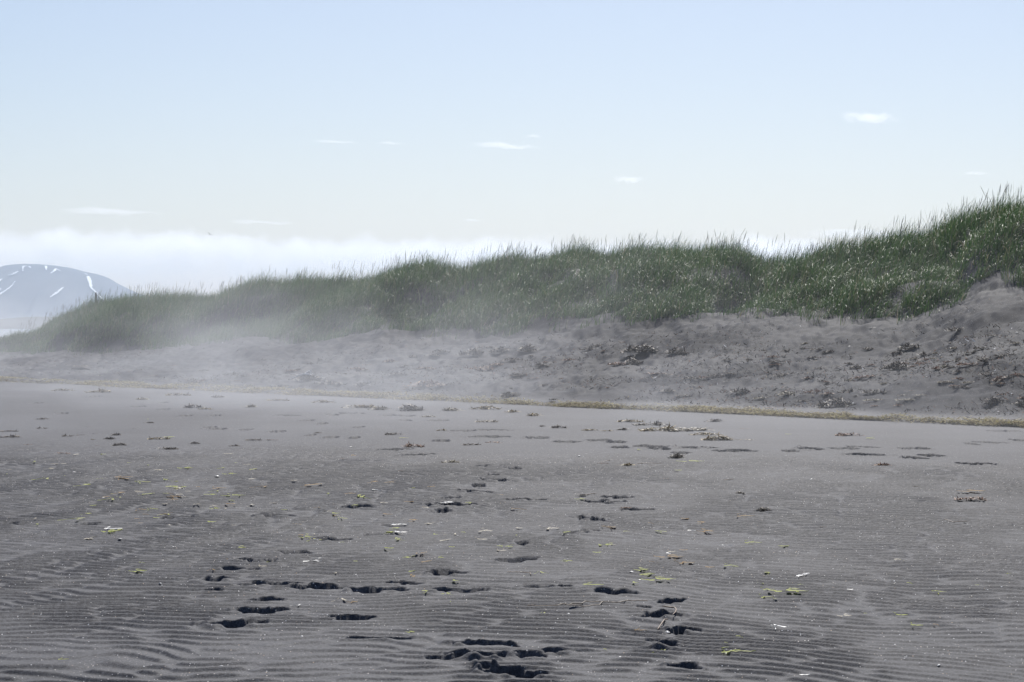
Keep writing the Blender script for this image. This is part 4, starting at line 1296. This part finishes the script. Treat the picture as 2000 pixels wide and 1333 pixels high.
M_WISP = cloud_nodes("wisp_cloud", 0.0042)
M_BANK = cloud_nodes("bank_cloud", 0.0026, True)
WI = [([(1630, 222, 0), (1650, 223, 3), (1672, 228, 7), (1695, 231, 6.5), (1725, 233, 4), (1750, 235, 2), (1770, 237, 0)], "bright wavy wisp of cloud high at right"),
      ([(905, 281, 0), (930, 282, 2.6), (970, 285.5, 3.6), (1000, 286, 4), (1030, 289, 3), (1055, 290, 1.5), (1075, 291, 0)], "long thin wisp of cloud above the middle of the dune"),
      ([(1020, 266, 0), (1040, 266, 1.6), (1065, 267, 0)], "tiny faint wisp above the long middle one"),
      ([(1190, 350, 0), (1210, 349, 2.5), (1228, 347, 5), (1245, 349, 3), (1265, 351, 0)], "small lens-shaped wisp right of the middle"),
      ([(600, 274, 0), (640, 275, 2), (670, 278, 2), (715, 281, 0)], "thin wisp of cloud left of the middle"),
      ([(730, 279, 0), (760, 281, 1.4), (800, 282, 0)], "faintest wisp right of the thin left one"),
      ([(90, 411, 0), (130, 413.5, 2), (190, 416, 3.6), (240, 416, 3.4), (300, 416.5, 4), (340, 418, 0)], "long flat streak of cloud over the mountain"),
      ([(425, 432, 0), (460, 435, 2.2), (510, 436, 2.6), (560, 437, 1.4), (600, 438, 0)], "flat streak of cloud right of the one over the mountain"),
      ([(900, 430, 0), (925, 432, 1.6), (950, 432, 0)], "tiny faint streak low above the dune middle"),
      ([(1530, 453, 0), (1550, 452, 5.5), (1620, 454, 7), (1700, 456, 7), (1800, 458, 6), (1900, 462, 0)], "flat cloud band just over the grass at right"),
      ([(1870, 338, 0), (1905, 339, 1.6), (1945, 340, 0)], "faint short wisp near the right edge"),
      ([(84, 506, 1), (92, 505, 3.4), (104, 505, 3.4), (107, 507, 1)], "tiny puff of cloud just above the mountain top")]
for i, (p, lab) in enumerate(WI):
    h = max(q[2] for q in p)
    o = cloud_body("cloud", p[0][0], p[0][1], p[-1][0], p[-1][1], h * 2.0 + 1.0, CD if i < 11 else 10500.0, 60 + 14 * h, M_WISP)
    tag(o, lab, "cloud", "wisps of cloud in the sky")
o = cloud_body("cloud_bank", -600, 518, 2600, 528, 100, 12500.0, 330, M_BANK)
tag(o, "long low white cloud bank lying along the horizon behind the dune", "cloud")

# ------------------------------------------------------------------ haze and blowing mist
def box(name, x0, x1, y0, y1, z0, z1, mat):
    V = [(x, y, z) for z in (z0, z1) for (x, y) in ((x0, y0), (x1, y0), (x1, y1), (x0, y1))]
    Q = [[0, 3, 2, 1], [4, 5, 6, 7], [0, 1, 5, 4], [1, 2, 6, 5], [2, 3, 7, 6], [3, 0, 4, 7]]
    return mesh_np(name, V, Q, mat, smooth=False)


M_HAZE, _, _ = vol_mat("haze_air", 0.000105, 0.32, (0.62, 0.78, 1.0))
hz = box("haze", -9000, 9000, -800, 8200, -2.6, 215, M_HAZE)
tag(hz, "pale even haze of the sea air", kind="stuff")

m, nt, v = vol_mat("mist", 0.0, 0.25, (0.93, 0.95, 1.0))
geo = nt.nodes.new("ShaderNodeNewGeometry")
pos = geo.outputs["Position"]
sp = nt.nodes.new("ShaderNodeSeparateXYZ"); nt.links.new(pos, sp.inputs[0])
mp = nt.nodes.new("ShaderNodeMapping"); mp.inputs["Rotation"].default_value = (0, 0, math.radians(-38)); mp.inputs["Scale"].default_value = (0.17, 0.075, 0.42)
nt.links.new(pos, mp.inputs[0])
n1 = noise(nt, 1.0, 3, 0.6, mp.outputs[0], 0.6)
mr = nt.nodes.new("ShaderNodeMapRange"); nt.links.new(n1.outputs[0], mr.inputs[0])
mr.inputs[1].default_value = 0.44; mr.inputs[2].default_value = 0.70; mr.inputs[3].default_value = 0.0; mr.inputs[4].default_value = 1.0
# falls off with height
hz_ = math_n(nt, 'EXPONENT', math_n(nt, 'MULTIPLY', math_n(nt, 'MAXIMUM', sp.outputs[2], 0.0), -0.72))
edge = nt.nodes.new("ShaderNodeMapRange"); nt.links.new(sp.outputs[1], edge.inputs[0])
edge.inputs[1].default_value = 14; edge.inputs[2].default_value = 40
left = nt.nodes.new("ShaderNodeMapRange"); nt.links.new(sp.outputs[0], left.inputs[0])
left.inputs[1].default_value = 11; left.inputs[2].default_value = -2; left.inputs[3].default_value = 0.33; left.inputs[4].default_value = 0.92
a1 = math_n(nt, 'ADD', math_n(nt, 'MULTIPLY', mr.outputs[0], 0.054), 0.0030)
a2 = math_n(nt, 'MULTIPLY', math_n(nt, 'MULTIPLY', a1, hz_), math_n(nt, 'MULTIPLY', edge.outputs[0], left.outputs[0]))
nt.links.new(a2, v.inputs["Density"])
m.cycles.volume_step_rate = 0.22
ms = box("mist", -60, 30, 13, 170, -2.3, 6.5, m)
tag(ms, "patches of white sea mist blowing low over the beach and dune foot", "mist", kind="stuff")
